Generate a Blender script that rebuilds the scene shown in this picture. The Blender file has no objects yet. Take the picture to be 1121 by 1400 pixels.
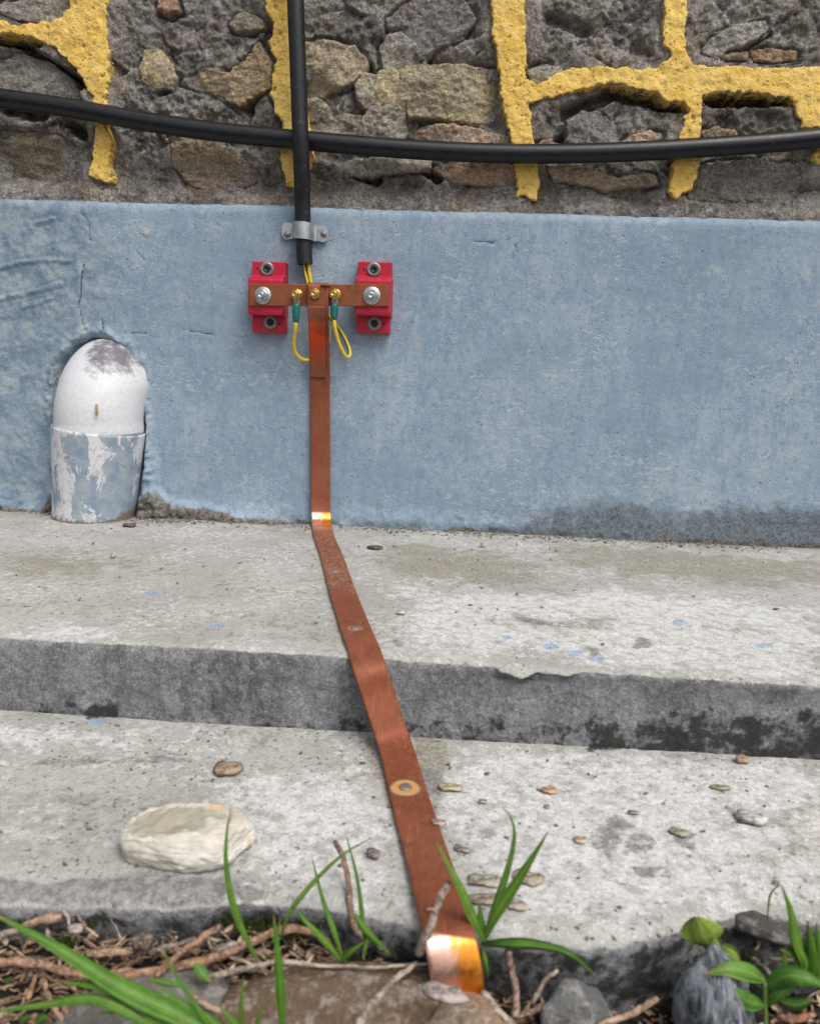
import bpy, bmesh, math, random
import numpy as np
from mathutils import Vector, Matrix, noise as mnoise

S = bpy.context.scene
COL = S.collection
PI = math.pi

# ------------------------------------------------------------------ camera, sky, sun, exposure
YAW, PITCH, ROLL = math.radians(2.924), math.radians(11.0), math.radians(2.124)
FPX, IW, IH = 1100.0, 1121.0, 1400.0          # focal length in photo pixels, photo size
CAM = np.array([0.0, -1.1, 0.2375])
R3 = np.array((Matrix.Rotation(YAW, 3, 'Z') @ Matrix.Rotation(PI / 2 - PITCH, 3, 'X') @ Matrix.Rotation(ROLL, 3, 'Z')))
cd = bpy.data.cameras.new('camera'); co = bpy.data.objects.new('camera', cd); COL.objects.link(co)
M4 = np.eye(4); M4[:3, :3] = R3; M4[:3, 3] = CAM
co.matrix_world = Matrix(M4.tolist())
cd.sensor_fit = 'HORIZONTAL'; cd.sensor_width = 36.0; cd.lens = 36.0 * FPX / IW
cd.clip_start = 0.02; cd.clip_end = 500
cd.dof.use_dof = True; cd.dof.focus_distance = 1.0; cd.dof.aperture_fstop = 14.0
S.camera = co

SUN_EL, SUN_AZ = math.radians(56), math.radians(142)      # compass-like: 180 = straight behind the camera (-y)
w = bpy.data.worlds.new('World'); S.world = w; w.use_nodes = True
nt = w.node_tree; nt.nodes.clear()
sky = nt.nodes.new('ShaderNodeTexSky'); sky.sky_type = 'NISHITA'; sky.sun_disc = False
sky.sun_elevation = SUN_EL; sky.sun_rotation = SUN_AZ
sky.air_density = 1.0; sky.dust_density = 4.0; sky.ozone_density = 1.0
hs = nt.nodes.new('ShaderNodeHueSaturation'); hs.inputs['Saturation'].default_value = 0.35   # overcast: the blue greyed out by cloud
bg = nt.nodes.new('ShaderNodeBackground'); bg.inputs['Strength'].default_value = 0.105
wo = nt.nodes.new('ShaderNodeOutputWorld')
nt.links.new(sky.outputs[0], hs.inputs['Color']); nt.links.new(hs.outputs[0], bg.inputs['Color']); nt.links.new(bg.outputs[0], wo.inputs[0])
sl = bpy.data.lights.new('sun', 'SUN'); sl.energy = 1.5; sl.angle = math.radians(28); sl.color = (1.0, 0.96, 0.9)
so = bpy.data.objects.new('sun', sl); COL.objects.link(so)
sd_ = Vector((math.sin(SUN_AZ) * math.cos(SUN_EL), math.cos(SUN_AZ) * math.cos(SUN_EL), math.sin(SUN_EL)))
so.rotation_euler = sd_.to_track_quat('Z', 'Y').to_euler(); so.location = (0, -3, 6)
S.view_settings.view_transform = 'Standard'; S.view_settings.look = 'None'
S.view_settings.gamma = 1.0; S.view_settings.use_curve_mapping = False
S.view_settings.exposure = 0.55
S.cycles.max_bounces = 6; S.cycles.diffuse_bounces = 3; S.cycles.glossy_bounces = 3

# ------------------------------------------------------------------ geometry of the place (metres)
H_PL, D_UP, RISE = 0.426, 0.4953, 0.0647      # plinth height, upper tread depth, riser
Z_LO = -RISE
Y_EDGE_LO = -0.717
Z_SOIL = -0.098

def ray(px, py):
    return R3 @ np.array([(px - IW / 2) / FPX, -(py - IH / 2) / FPX, -1.0])
def WY(px, py, y=0.0):            # point of the upright plane y seen at that pixel
    d = ray(px, py); return CAM + d * (y - CAM[1]) / d[1]
def GZ(px, py, z=0.0):            # point of the level plane z seen at that pixel
    d = ray(px, py); return CAM + d * (z - CAM[2]) / d[2]

# ------------------------------------------------------------------ noise (numpy)
_rng = np.random.RandomState(7)
_perm = np.concatenate([_rng.permutation(256)] * 3)
_g = _rng.normal(size=(256, 3)); _g /= np.linalg.norm(_g, axis=1)[:, None]
def pnoise(x, y, z):
    x, y, z = np.broadcast_arrays(np.asarray(x, float), np.asarray(y, float), np.asarray(z, float))
    xi, yi, zi = np.floor(x).astype(int), np.floor(y).astype(int), np.floor(z).astype(int)
    fx, fy, fz = x - xi, y - yi, z - zi
    xi &= 255; yi &= 255; zi &= 255
    u, v, t = [f * f * f * (f * (f * 6 - 15) + 10) for f in (fx, fy, fz)]
    out = 0
    for a in (0, 1):
        for b in (0, 1):
            for c in (0, 1):
                g = _g[_perm[_perm[_perm[xi + a] + yi + b] + zi + c]]
                d = g[..., 0] * (fx - a) + g[..., 1] * (fy - b) + g[..., 2] * (fz - c)
                out = out + d * (u if a else 1 - u) * (v if b else 1 - v) * (t if c else 1 - t)
    return out * 1.5
def fbm(x, y, z, sc=1.0, octv=4, gain=0.5, seed=0.0, ridged=False):
    o = 0; a = 1.0; f = sc; n = 0
    for i in range(octv):
        v = pnoise(x * f + seed * 13.7 + i * 5.3, y * f + seed * 7.1 + i * 3.1, z * f + seed * 3.3 + i * 9.7)
        if ridged: v = 1 - 2 * np.abs(v)
        o = o + a * v; n += a; a *= gain; f *= 2.03
    return o / n
def sstep(a, b, x):
    t = np.clip((x - a) / (b - a), 0, 1); return t * t * (3 - 2 * t)

def seg_dist(X, Z, pts):
    """distance of grid points to a polyline"""
    best = np.full(X.shape, 1e9)
    for (ax, az), (bx, bz) in zip(pts[:-1], pts[1:]):
        dx, dz = bx - ax, bz - az
        t = np.clip(((X - ax) * dx + (Z - az) * dz) / (dx * dx + dz * dz + 1e-12), 0, 1)
        best = np.minimum(best, np.hypot(X - ax - t * dx, Z - az - t * dz))
    return best
def poly_sd(X, Z, pts):
    """signed distance to a polygon, positive inside"""
    pts = [tuple(p) for p in pts]
    d = seg_dist(X, Z, pts + pts[:1])
    ins = np.zeros(X.shape, bool)
    for (ax, az), (bx, bz) in zip(pts, pts[1:] + pts[:1]):
        if az == bz: continue
        c = ((az > Z) != (bz > Z)) & (X < (bx - ax) * (Z - az) / (bz - az) + ax)
        ins ^= c
    return np.where(ins, d, -d)

# ------------------------------------------------------------------ mesh helpers
def make_mesh(name, V, F, mats, midx=None, attrs=None, smooth=True):
    """V (n,3), F list/array of faces; arrays of quads go in fast"""
    me = bpy.data.meshes.new(name)
    V = np.asarray(V, np.float32)
    if isinstance(F, np.ndarray):
        n, k = F.shape
        me.vertices.add(len(V)); me.vertices.foreach_set('co', V.ravel())
        me.loops.add(n * k); me.loops.foreach_set('vertex_index', F.astype(np.int32).ravel())
        me.polygons.add(n); me.polygons.foreach_set('loop_start', np.arange(0, n * k, k, dtype=np.int32))
        me.update(calc_edges=True)
    else:
        me.from_pydata([tuple(map(float, v)) for v in V], [], [tuple(map(int, f)) for f in F]); me.update()
    for m in (mats if isinstance(mats, (list, tuple)) else [mats]): me.materials.append(m)
    if midx is not None: me.polygons.foreach_set('material_index', np.asarray(midx, np.int32))
    me.polygons.foreach_set('use_smooth', np.full(len(me.polygons), smooth, bool))
    for k, a in (attrs or {}).items():
        a = np.asarray(a, np.float32)
        if a.ndim == 2:
            at = me.attributes.new(k, 'FLOAT_COLOR', 'POINT'); at.data.foreach_set('color', np.ascontiguousarray(a).ravel())
        else:
            at = me.attributes.new(k, 'FLOAT', 'POINT'); at.data.foreach_set('value', a.ravel())
    return me

def link(name, me, parent=None, loc=None, **props):
    o = bpy.data.objects.new(name, me); COL.objects.link(o)
    if parent is not None:
        o.parent = parent
        if loc is not None: o.location = loc
    elif loc is not None: o.location = loc
    for k, v in props.items(): o[k] = v
    return o

def thing(name, label, cat, loc, group=None):
    o = bpy.data.objects.new(name, None); COL.objects.link(o)
    o.location = tuple(map(float, loc)); o.empty_display_size = 0.02
    o['label'] = label; o['category'] = cat
    if group: o['group'] = group
    return o

def part(name, V, F, mats, parent, **kw):
    """a mesh given in world coordinates, hung under its thing"""
    base = np.array(parent.location)
    p = parent.parent
    while p is not None: base = base + np.array(p.location); p = p.parent
    props = kw.pop('props', {})
    me = make_mesh(name, np.asarray(V, float) - base, F, mats, **kw)
    return link(name, me, parent, **props)

def solo(name, V, F, mats, label=None, cat=None, group=None, kind=None, color=None, **kw):
    """a thing that is one mesh; its origin sits at its base"""
    V = np.asarray(V, float)
    if kind == 'structure': base = np.zeros(3)
    else: base = np.array([V[:, 0].mean(), V[:, 1].mean(), V[:, 2].min()])
    o = link(name, make_mesh(name, V - base, F, mats, **kw), None, tuple(base))
    if label: o['label'] = label
    if cat: o['category'] = cat
    if group: o['group'] = group
    if kind: o['kind'] = kind
    if color: o.color = (*color, 1)
    return o

def grid_faces(ny, nx, mask=None, flip=False):
    i = np.arange(ny * nx).reshape(ny, nx)
    q = np.stack([i[:-1, :-1], i[:-1, 1:], i[1:, 1:], i[1:, :-1]], -1)
    if flip: q = q[..., ::-1]
    q = q.reshape(-1, 4)
    if mask is not None: q = q[mask.ravel()]
    return q
def compact(V, F, *arrs):
    used = np.unique(F); re = np.full(len(V), -1); re[used] = np.arange(len(used))
    return (V[used], re[F]) + tuple(a[used] for a in arrs)

def cat_mull(P, n_per=8):
    P = [np.asarray(p, float) for p in P]
    Q = [2 * P[0] - P[1]] + P + [2 * P[-1] - P[-2]]
    out = []
    for i in range(1, len(Q) - 2):
        p0, p1, p2, p3 = Q[i - 1:i + 3]
        for k in range(n_per):
            t = k / n_per
            out.append(0.5 * ((2 * p1) + (-p0 + p2) * t + (2 * p0 - 5 * p1 + 4 * p2 - p3) * t * t + (-p0 + 3 * p1 - 3 * p2 + p3) * t ** 3))
    out.append(P[-1]); return np.array(out)
def resample(P, step):
    d = np.concatenate([[0], np.cumsum(np.linalg.norm(np.diff(P, axis=0), axis=1))])
    n = max(2, int(d[-1] / step) + 1); s = np.linspace(0, d[-1], n)
    return np.stack([np.interp(s, d, P[:, k]) for k in range(P.shape[1])], 1)
def frames(P):
    T = np.gradient(P, axis=0); T /= np.linalg.norm(T, axis=1)[:, None] + 1e-12
    n = np.cross(T[0], [0, 0, 1.0]);
    if np.linalg.norm(n) < 1e-3: n = np.cross(T[0], [1.0, 0, 0])
    n /= np.linalg.norm(n); N = [n]
    for t in T[1:]:
        n = N[-1] - t * (N[-1] @ t); n /= np.linalg.norm(n) + 1e-12; N.append(n)
    N = np.array(N); return T, N, np.cross(T, N)
def tube(P, r, seg=12, caps=True, wob=0.0, seed=0.0):
    """swept round bar; r number or array. returns V, F (quads + two fans)"""
    P = np.asarray(P, float); n = len(P); r = np.broadcast_to(np.asarray(r, float), (n,))
    T, N, B = frames(P)
    a = np.linspace(0, 2 * PI, seg, endpoint=False)
    V = P[:, None] + r[:, None, None] * (np.cos(a)[None, :, None] * N[:, None] + np.sin(a)[None, :, None] * B[:, None])
    if wob:
        nz = fbm(V[..., 0], V[..., 1], V[..., 2], 1 / (r.mean() * 2.2), 3, seed=seed)
        V = P[:, None] + (V - P[:, None]) * (1 + wob * nz)[..., None]
    V = V.reshape(-1, 3); F = []
    for i in range(n - 1):
        for k in range(seg):
            F.append((i * seg + k, i * seg + (k + 1) % seg, (i + 1) * seg + (k + 1) % seg, (i + 1) * seg + k))
    if caps:
        V = np.vstack([V, P[0], P[-1]]); c0, c1 = len(V) - 2, len(V) - 1
        for k in range(seg):
            F.append((c0, (k + 1) % seg, k)); F.append((c1, (n - 1) * seg + k, (n - 1) * seg + (k + 1) % seg))
    return V, F
def join(*VF):
    Vs, Fs, o = [], [], 0
    for V, F in VF:
        Vs.append(np.asarray(V, float)); Fs += [tuple(int(i) + o for i in f) for f in F]; o += len(V)
    return np.vstack(Vs), Fs
def bm_out(bm):
    bm.verts.index_update(); V = np.array([v.co[:] for v in bm.verts]); F = [tuple(v.index for v in f.verts) for f in bm.faces]; bm.free(); return V, F
def lathe(prof, origin, axis, seg=24):
    """prof: list of (radius, height along axis)"""
    ax = np.asarray(axis, float); ax /= np.linalg.norm(ax)
    n = np.cross(ax, [0, 0, 1.0]);
    if np.linalg.norm(n) < 1e-3: n = np.array([1.0, 0, 0])
    n /= np.linalg.norm(n); b = np.cross(ax, n)
    V = []; F = []
    a = [2 * PI * k / seg for k in range(seg)]
    for r, h in prof:
        for t in a: V.append(np.asarray(origin) + ax * h + r * (math.cos(t) * n + math.sin(t) * b))
    for i in range(len(prof) - 1):
        for k in range(seg): F.append((i * seg + k, i * seg + (k + 1) % seg, (i + 1) * seg + (k + 1) % seg, (i + 1) * seg + k))
    F.append(tuple(range(seg))[::-1]); F.append(tuple((len(prof) - 1) * seg + k for k in range(seg)))
    return np.array(V), F
def prism(pts, origin, axis, up, h, bev=0.0):
    """extruded polygon pts (in the plane across axis) with a chamfered front"""
    ax = np.asarray(axis, float); ax /= np.linalg.norm(ax); up = np.asarray(up, float); sx = np.cross(up, ax)
    pts = np.asarray(pts, float); c = pts.mean(0); n = len(pts); V = []
    rings = [(1.0, 0.0), (1.0, h - bev)] + ([(1 - bev / max(1e-6, np.abs(pts - c).max()), h)] if bev else [])
    for s, z in rings:
        for p in pts:
            q = c + (p - c) * s; V.append(np.asarray(origin) + sx * q[0] + up * q[1] + ax * z)
    F = []
    for i in range(len(rings) - 1):
        for k in range(n): F.append((i * n + k, i * n + (k + 1) % n, (i + 1) * n + (k + 1) % n, (i + 1) * n + k))
    F.append(tuple(range(n))[::-1]); F.append(tuple((len(rings) - 1) * n + k for k in range(n)))
    return np.array(V), F
def bbox_round(x0, x1, y0, y1, z0, z1, bev=0.001, seg=2):
    bm = bmesh.new(); bmesh.ops.create_cube(bm, size=1.0)
    for v in bm.verts: v.co = ((x0 + x1) / 2 + v.co.x * (x1 - x0), (y0 + y1) / 2 + v.co.y * (y1 - y0), (z0 + z1) / 2 + v.co.z * (z1 - z0))
    if bev: bmesh.ops.bevel(bm, geom=list(bm.edges), offset=bev, segments=seg, affect='EDGES', profile=0.5)
    return bm_out(bm)
def rock(c, dims, rotz=0.0, seed=1, cuts=10, sub=4, rough=0.05, flat=0.78, layer=0.0):
    """stone: icosphere cut by random planes, then roughened"""
    rng = np.random.RandomState(seed)
    bm = bmesh.new(); bmesh.ops.create_icosphere(bm, subdivisions=sub, radius=1.0)
    V, F = bm_out(bm)
    for k in range(cuts):
        n = rng.normal(size=3); n /= np.linalg.norm(n); d = rng.uniform(flat - 0.12, flat + 0.12)
        e = V @ n - d; m = e > 0; V[m] -= (e[m] * 0.93)[:, None] * n
    N = V / (np.linalg.norm(V, axis=1)[:, None] + 1e-9)
    V = V + N * (fbm(V[:, 0], V[:, 1], V[:, 2], 1.6, 5, seed=seed) * rough * 2.2)[:, None]
    V = V + N * (fbm(V[:, 0], V[:, 1], V[:, 2], 7, 3, seed=seed + 3) * rough * 0.7)[:, None]
    if layer: V = V + N * (fbm(V[:, 0] * .5, V[:, 1] * .5, V[:, 2] * 6, 1.5, 3, seed=seed, ridged=True) * layer)[:, None]
    V = V * np.array(dims) / 2
    cs, sn = math.cos(rotz), math.sin(rotz)
    V = np.stack([V[:, 0] * cs - V[:, 1] * sn, V[:, 0] * sn + V[:, 1] * cs, V[:, 2]], 1)
    return V + np.asarray(c), np.array(F)

# ------------------------------------------------------------------ materials
class Mat:
    def __init__(s, name):
        s.m = bpy.data.materials.new(name); s.m.use_nodes = True
        s.t = s.m.node_tree; s.t.nodes.clear()
        s.out = s.t.nodes.new('ShaderNodeOutputMaterial'); s.b = s.t.nodes.new('ShaderNodeBsdfPrincipled')
        s.t.links.new(s.b.outputs[0], s.out.inputs[0])
        s.tc = s.t.nodes.new('ShaderNodeTexCoord'); s.co = s.tc.outputs['Object']
    def _set(s, sock, v):
        if isinstance(v, bpy.types.NodeSocket): s.t.links.new(v, sock)
        elif isinstance(v, (tuple, list)) and len(v) == 3 and sock.type == 'RGBA': sock.default_value = (*v, 1)
        else: sock.default_value = v
    def n(s, typ, outs=0, ins=None, **kw):
        nd = s.t.nodes.new(typ)
        for k, v in kw.items(): setattr(nd, k, v)
        for k, v in (ins or {}).items(): s._set(nd.inputs[k], v)
        return nd.outputs[outs]
    def vec(s, sx=1, sy=1, sz=1, off=(0, 0, 0)):
        return s.n('ShaderNodeMapping', ins={'Vector': s.co, 'Scale': (sx, sy, sz), 'Location': off})
    def noise(s, sc, det=4, ro=0.55, v=None, dist=0.0):
        return s.n('ShaderNodeTexNoise', 'Fac', {'Vector': v or s.co, 'Scale': sc, 'Detail': det, 'Roughness': ro, 'Distortion': dist})
    def vor(s, sc, v=None, feat='F1', out='Distance', rnd=1.0):
        return s.n('ShaderNodeTexVoronoi', out, {'Vector': v or s.co, 'Scale': sc, 'Randomness': rnd}, feature=feat)
    def math(s, op, a, b=0.0, c=0.0, clamp=False):
        return s.n('ShaderNodeMath', 0, {0: a, 1: b, 2: c}, operation=op, use_clamp=clamp)
    def mr(s, x, a, b, c=0.0, d=1.0, smooth=True):
        return s.n('ShaderNodeMapRange', 0, {'Value': x, 'From Min': a, 'From Max': b, 'To Min': c, 'To Max': d}, interpolation_type='SMOOTHSTEP' if smooth else 'LINEAR')
    def mix(s, f, a, b, mode='MIX'):
        nd = s.t.nodes.new('ShaderNodeMix'); nd.data_type = 'RGBA'; nd.blend_type = mode; nd.clamp_factor = True
        s._set(nd.inputs[0], f); s._set(nd.inputs[6], a); s._set(nd.inputs[7], b); return nd.outputs[2]
    def attr(s, name):
        nd = s.t.nodes.new('ShaderNodeAttribute'); nd.attribute_name = name; return nd.outputs['Fac']
    def rgb(s, name):
        nd = s.t.nodes.new('ShaderNodeAttribute'); nd.attribute_name = name
        sp = s.t.nodes.new('ShaderNodeSeparateColor'); s.t.links.new(nd.outputs['Color'], sp.inputs[0])
        return sp.outputs[0], sp.outputs[1], sp.outputs[2], nd.outputs['Alpha']
    def grain(s, c, amt, sc=650, lo=.38, hi=.62):
        g = s.mr(s.noise(sc, 3, .7), lo, hi, 1 - amt, 1 + amt, False)
        return s.mix(1.0, c, s.n('ShaderNodeCombineColor', 0, {0: g, 1: g, 2: g}), 'MULTIPLY')
    def objcol(s): return s.n('ShaderNodeObjectInfo', 'Color')
    def bump(s, h, st, dist=0.001, nrm=None):
        ins = {'Height': h, 'Strength': st, 'Distance': dist}
        if nrm is not None: ins['Normal'] = nrm
        return s.n('ShaderNodeBump', 0, ins)
    def fin(s, col, ro=0.8, metal=0.0, nrm=None, spec=0.3, **kw):
        s._set(s.b.inputs['Base Color'], col); s._set(s.b.inputs['Roughness'], ro); s._set(s.b.inputs['Metallic'], metal)
        s._set(s.b.inputs['Specular IOR Level'], spec)
        if nrm is not None: s._set(s.b.inputs['Normal'], nrm)
        for k, v in kw.items(): s._set(s.b.inputs[k], v)
        return s.m

def mat_plinth():
    m = Mat('blue_painted_cement'); damp, dirt, crack, bare = m.rgb('m1')
    big = m.noise(5, 4, .6); mid = m.noise(22, 5, .65); fine = m.noise(160, 4, .6)
    left_mix = m.attr('m4'); vst = m.noise(1, 6, .68, m.vec(70, 70, 11), .8); hst = m.math('MULTIPLY_ADD', m.math('SUBTRACT', m.noise(1, 6, .66, m.vec(9, 9, 120, (.3, 0, .1)), 1.0), .5), m.mr(m.noise(6, 3), .42, .6), .5)
    c = m.mix(m.mr(big, .35, .65), (.218, .295, .385), (.295, .365, .435))
    c = m.mix(m.math('MULTIPLY', m.mr(mid, .45, .7), .55), c, (.185, .275, .39))
    c = m.mix(m.math('MULTIPLY', m.mr(vst, .52, .75), .42), c, (.39, .455, .51))
    c = m.mix(m.math('MULTIPLY', m.mr(hst, .55, .8), .35), c, (.42, .48, .525))
    c = m.mix(m.math('MULTIPLY', m.mr(vst, .48, .28), .5), c, (.14, .215, .315))
    c = m.mix(m.math('MULTIPLY', m.mr(fine, .50, .62), .35), c, (.37, .41, .43))
    c = m.mix(m.math('MULTIPLY', m.mr(m.noise(95, 6, .72), .46, .36), .5), c, (.12, .17, .23))
    c = m.mix(m.math('MULTIPLY', m.mr(m.noise(1, 6, .7, m.vec(36, 36, 15, (5, 1, 2)), .6), .50, .66), .55), c, (.175, .255, .35))
    c = m.mix(m.math('MULTIPLY', m.mr(m.noise(1, 5, .65, m.vec(5, 5, 9, (1, 4, 2))), .45, .64), .6), c, (.185, .255, .335))
    c = m.mix(m.math('MULTIPLY', m.mr(m.noise(1, 6, .72, m.vec(60, 60, 130, (2, 2, 7)), 1.8), .52, .64), m.mr(m.noise(7, 3, .5, m.vec(1, 1, 1, (9, 4, 1))), .45, .58, 0, .6)), c, (.45, .50, .52))
    c = m.mix(m.math('MULTIPLY', m.mr(m.noise(1, 6, .75, m.vec(95, 95, 42, (6, 2, 3)), .8), .54, .66), .5), c, (.15, .225, .315))
    c = m.mix(m.math('MULTIPLY', m.mr(m.math('ADD', left_mix, m.math('MULTIPLY', m.math('SUBTRACT', mid, .5), 1.2)), .2, .9), .8), c, m.mix(m.mr(m.noise(34, 6, .72), .38, .62), (.115, .175, .25), (.30, .35, .385)))  # darker, mottled tone over the left part
    # thin places in the paint, cement showing
    thin = m.math('MULTIPLY', m.mr(m.noise(60, 6, .7), .53, .62), m.mr(m.noise(8, 3), .44, .58))
    c = m.mix(m.math('MULTIPLY', thin, .55), c, (.38, .40, .41))
    # pin holes
    pit_m = m.mr(m.noise(30, 3), .45, .62)
    pit = m.math('MULTIPLY', m.mr(m.vor(130, out='Distance'), .22, .10), m.mr(m.noise(37, 2), .56, .66))
    c = m.mix(m.math('MULTIPLY', pit, .55), c, (.09, .11, .14))
    c = m.grain(c, .10)
    lump = m.math('MULTIPLY', m.mr(m.vor(230), .33, .1), pit_m)
    dn = m.noise(55, 6, .72)
    df = m.mr(m.math('ADD', damp, m.math('MULTIPLY', m.math('SUBTRACT', dn, .5), 1.5)), .10, 1.0)
    c = m.mix(m.math('MULTIPLY', df, .86), c, m.mix(m.mr(m.noise(260, 4, .7), .36, .62), (.04, .044, .048), (.125, .145, .160)))
    gf = m.mr(m.math('ADD', dirt, m.math('MULTIPLY', m.math('SUBTRACT', dn, .5), 1.8)), .35, .85)
    c = m.mix(m.math('MULTIPLY', gf, .93), c, m.mix(m.mr(m.noise(170, 5, .75), .36, .64), (.035, .03, .024), (.22, .175, .13)))
    bf = m.mr(m.math('ADD', bare, m.math('MULTIPLY', m.math('SUBTRACT', m.noise(45, 5, .7), .5), 1.0)), .5, .6)
    c = m.mix(m.math('MULTIPLY', bf, .8), c, m.mix(m.noise(90, 4), (.30, .31, .31), (.50, .52, .53)))
    cw = m.math('ADD', crack, m.math('MULTIPLY', m.math('SUBTRACT', m.noise(300, 3), .5), .5))
    cf = m.mr(cw, .74, .95)
    c = m.mix(m.math('MULTIPLY', cf, .8), c, (.045, .045, .05))
    h = m.math('ADD', m.math('MULTIPLY', m.noise(300, 5, .7), .5), m.math('MULTIPLY', hst, .5))
    h = m.math('ADD', h, m.math('MULTIPLY', lump, .8)); h = m.math('ADD', h, m.math('MULTIPLY', m.noise(95, 6, .72), .9)); h = m.math('SUBTRACT', h, m.math('MULTIPLY', pit, 1.0))
    h = m.math('SUBTRACT', h, m.math('MULTIPLY', cf, 1.2))
    h = m.math('ADD', h, m.math('MULTIPLY', m.noise(600, 3, .7), m.math('MULTIPLY', m.math('ADD', df, gf), .9)))
    nr = m.bump(h, .7, .0011)
    return m.fin(c, m.mr(fine, .3, .7, .62, .85), 0, nr, .25)

def mat_concrete():
    m = Mat('weathered_concrete'); ris, blk, gry, blu = m.rgb('m1'); olive = m.attr('m2'); wht = m.attr('m3')
    big = m.noise(7, 5, .6); mid = m.noise(38, 6, .68); fine = m.noise(260, 5, .7)
    c = m.mix(m.mr(big, .35, .65), (.365, .357, .335), (.45, .445, .425))
    c = m.mix(m.math('MULTIPLY', m.mr(mid, .50, .70), .5), c, (.33, .32, .295))
    hs_ = m.noise(1, 5, .65, m.vec(14, 45, 45))
    c = m.mix(m.math('MULTIPLY', m.mr(hs_, .55, .72), .45), c, (.29, .275, .24))
    c = m.mix(m.math('MULTIPLY', m.mr(fine, .50, .62), .5), c, (.27, .255, .235))
    c = m.mix(m.math('MULTIPLY', m.mr(m.noise(75, 7, .78), .50, .58), m.math('MULTIPLY', m.mr(m.noise(10, 4, .6, m.vec(1, 1, 1, (3, 1, 0))), .42, .6), .65)), c, (.235, .225, .21))
    c = m.mix(m.math('MULTIPLY', m.mr(m.noise(120, 6, .75), .51, .60), m.math('MULTIPLY', m.mr(m.noise(13, 3), .42, .58), .75)), c, (.63, .625, .61))
    spk = m.mr(m.noise(230, 3, .6), .62, .68)
    c = m.mix(m.math('MULTIPLY', spk, m.mr(m.noise(16, 3), .40, .6, .15, .9)), c, (.085, .08, .075))
    wf = m.mr(m.math('ADD', wht, m.math('MULTIPLY', m.math('SUBTRACT', m.noise(80, 6, .75), .5), 2.2)), .30, .75)
    c = m.mix(m.math('MULTIPLY', wf, .85), c, m.mix(m.mr(fine, .38, .6), (.54, .54, .53), (.71, .71, .70)))
    of = m.mr(m.math('ADD', olive, m.math('MULTIPLY', m.math('SUBTRACT', m.noise(48, 7, .75), .5), 2.6)), .22, .9)
    c = m.mix(m.math('MULTIPLY', of, .86), c, m.mix(m.mr(fine, .38, .6), (.19, .175, .135), (.34, .32, .27)))
    gf = m.mr(m.math('ADD', gry, m.math('MULTIPLY', m.math('SUBTRACT', m.noise(70, 7, .78), .5), 2.3)), .42, .74)
    c = m.mix(m.math('MULTIPLY', gf, .9), c, m.mix(m.mr(m.noise(180, 5, .7), .36, .62), (.15, .145, .14), (.30, .295, .285)))
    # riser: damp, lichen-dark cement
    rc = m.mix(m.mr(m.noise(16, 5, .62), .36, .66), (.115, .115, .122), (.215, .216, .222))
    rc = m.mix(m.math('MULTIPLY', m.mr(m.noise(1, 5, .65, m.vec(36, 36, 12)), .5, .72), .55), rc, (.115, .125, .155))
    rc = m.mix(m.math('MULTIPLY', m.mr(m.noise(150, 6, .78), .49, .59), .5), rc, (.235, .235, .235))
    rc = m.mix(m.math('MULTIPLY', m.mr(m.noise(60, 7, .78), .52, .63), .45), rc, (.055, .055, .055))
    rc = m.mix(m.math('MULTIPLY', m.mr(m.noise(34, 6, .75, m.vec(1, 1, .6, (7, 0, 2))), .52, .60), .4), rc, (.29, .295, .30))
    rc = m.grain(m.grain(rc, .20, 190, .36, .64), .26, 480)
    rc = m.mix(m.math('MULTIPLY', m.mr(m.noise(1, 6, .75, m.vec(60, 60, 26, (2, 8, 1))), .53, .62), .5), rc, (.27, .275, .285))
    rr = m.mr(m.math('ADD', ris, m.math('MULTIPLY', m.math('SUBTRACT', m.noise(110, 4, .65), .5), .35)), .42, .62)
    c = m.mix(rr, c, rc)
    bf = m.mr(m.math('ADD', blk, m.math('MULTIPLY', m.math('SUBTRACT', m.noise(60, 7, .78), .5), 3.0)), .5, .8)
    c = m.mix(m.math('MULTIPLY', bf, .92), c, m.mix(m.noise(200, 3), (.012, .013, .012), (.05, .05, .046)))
    uf = m.mr(m.math('ADD', blu, m.math('MULTIPLY', m.math('SUBTRACT', m.noise(140, 4, .7), .5), 1.1)), .5, .60)
    c = m.mix(m.math('MULTIPLY', uf, m.mr(fine, .40, .58, .95, .45)), c, (.23, .345, .50))
    c = m.grain(c, .13, 600)
    h = m.math('ADD', m.math('MULTIPLY', fine, .9), m.math('MULTIPLY', m.noise(90, 6, .75), 1.0))
    h = m.math('SUBTRACT', h, m.math('MULTIPLY', spk, .6)); h = m.math('ADD', h, m.math('MULTIPLY', bf, m.noise(420, 3, .7)))
    nr = m.bump(h, .9, .0016)
    return m.fin(c, m.mr(mid, .3, .7, .78, .95), 0, nr, .2)

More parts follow.
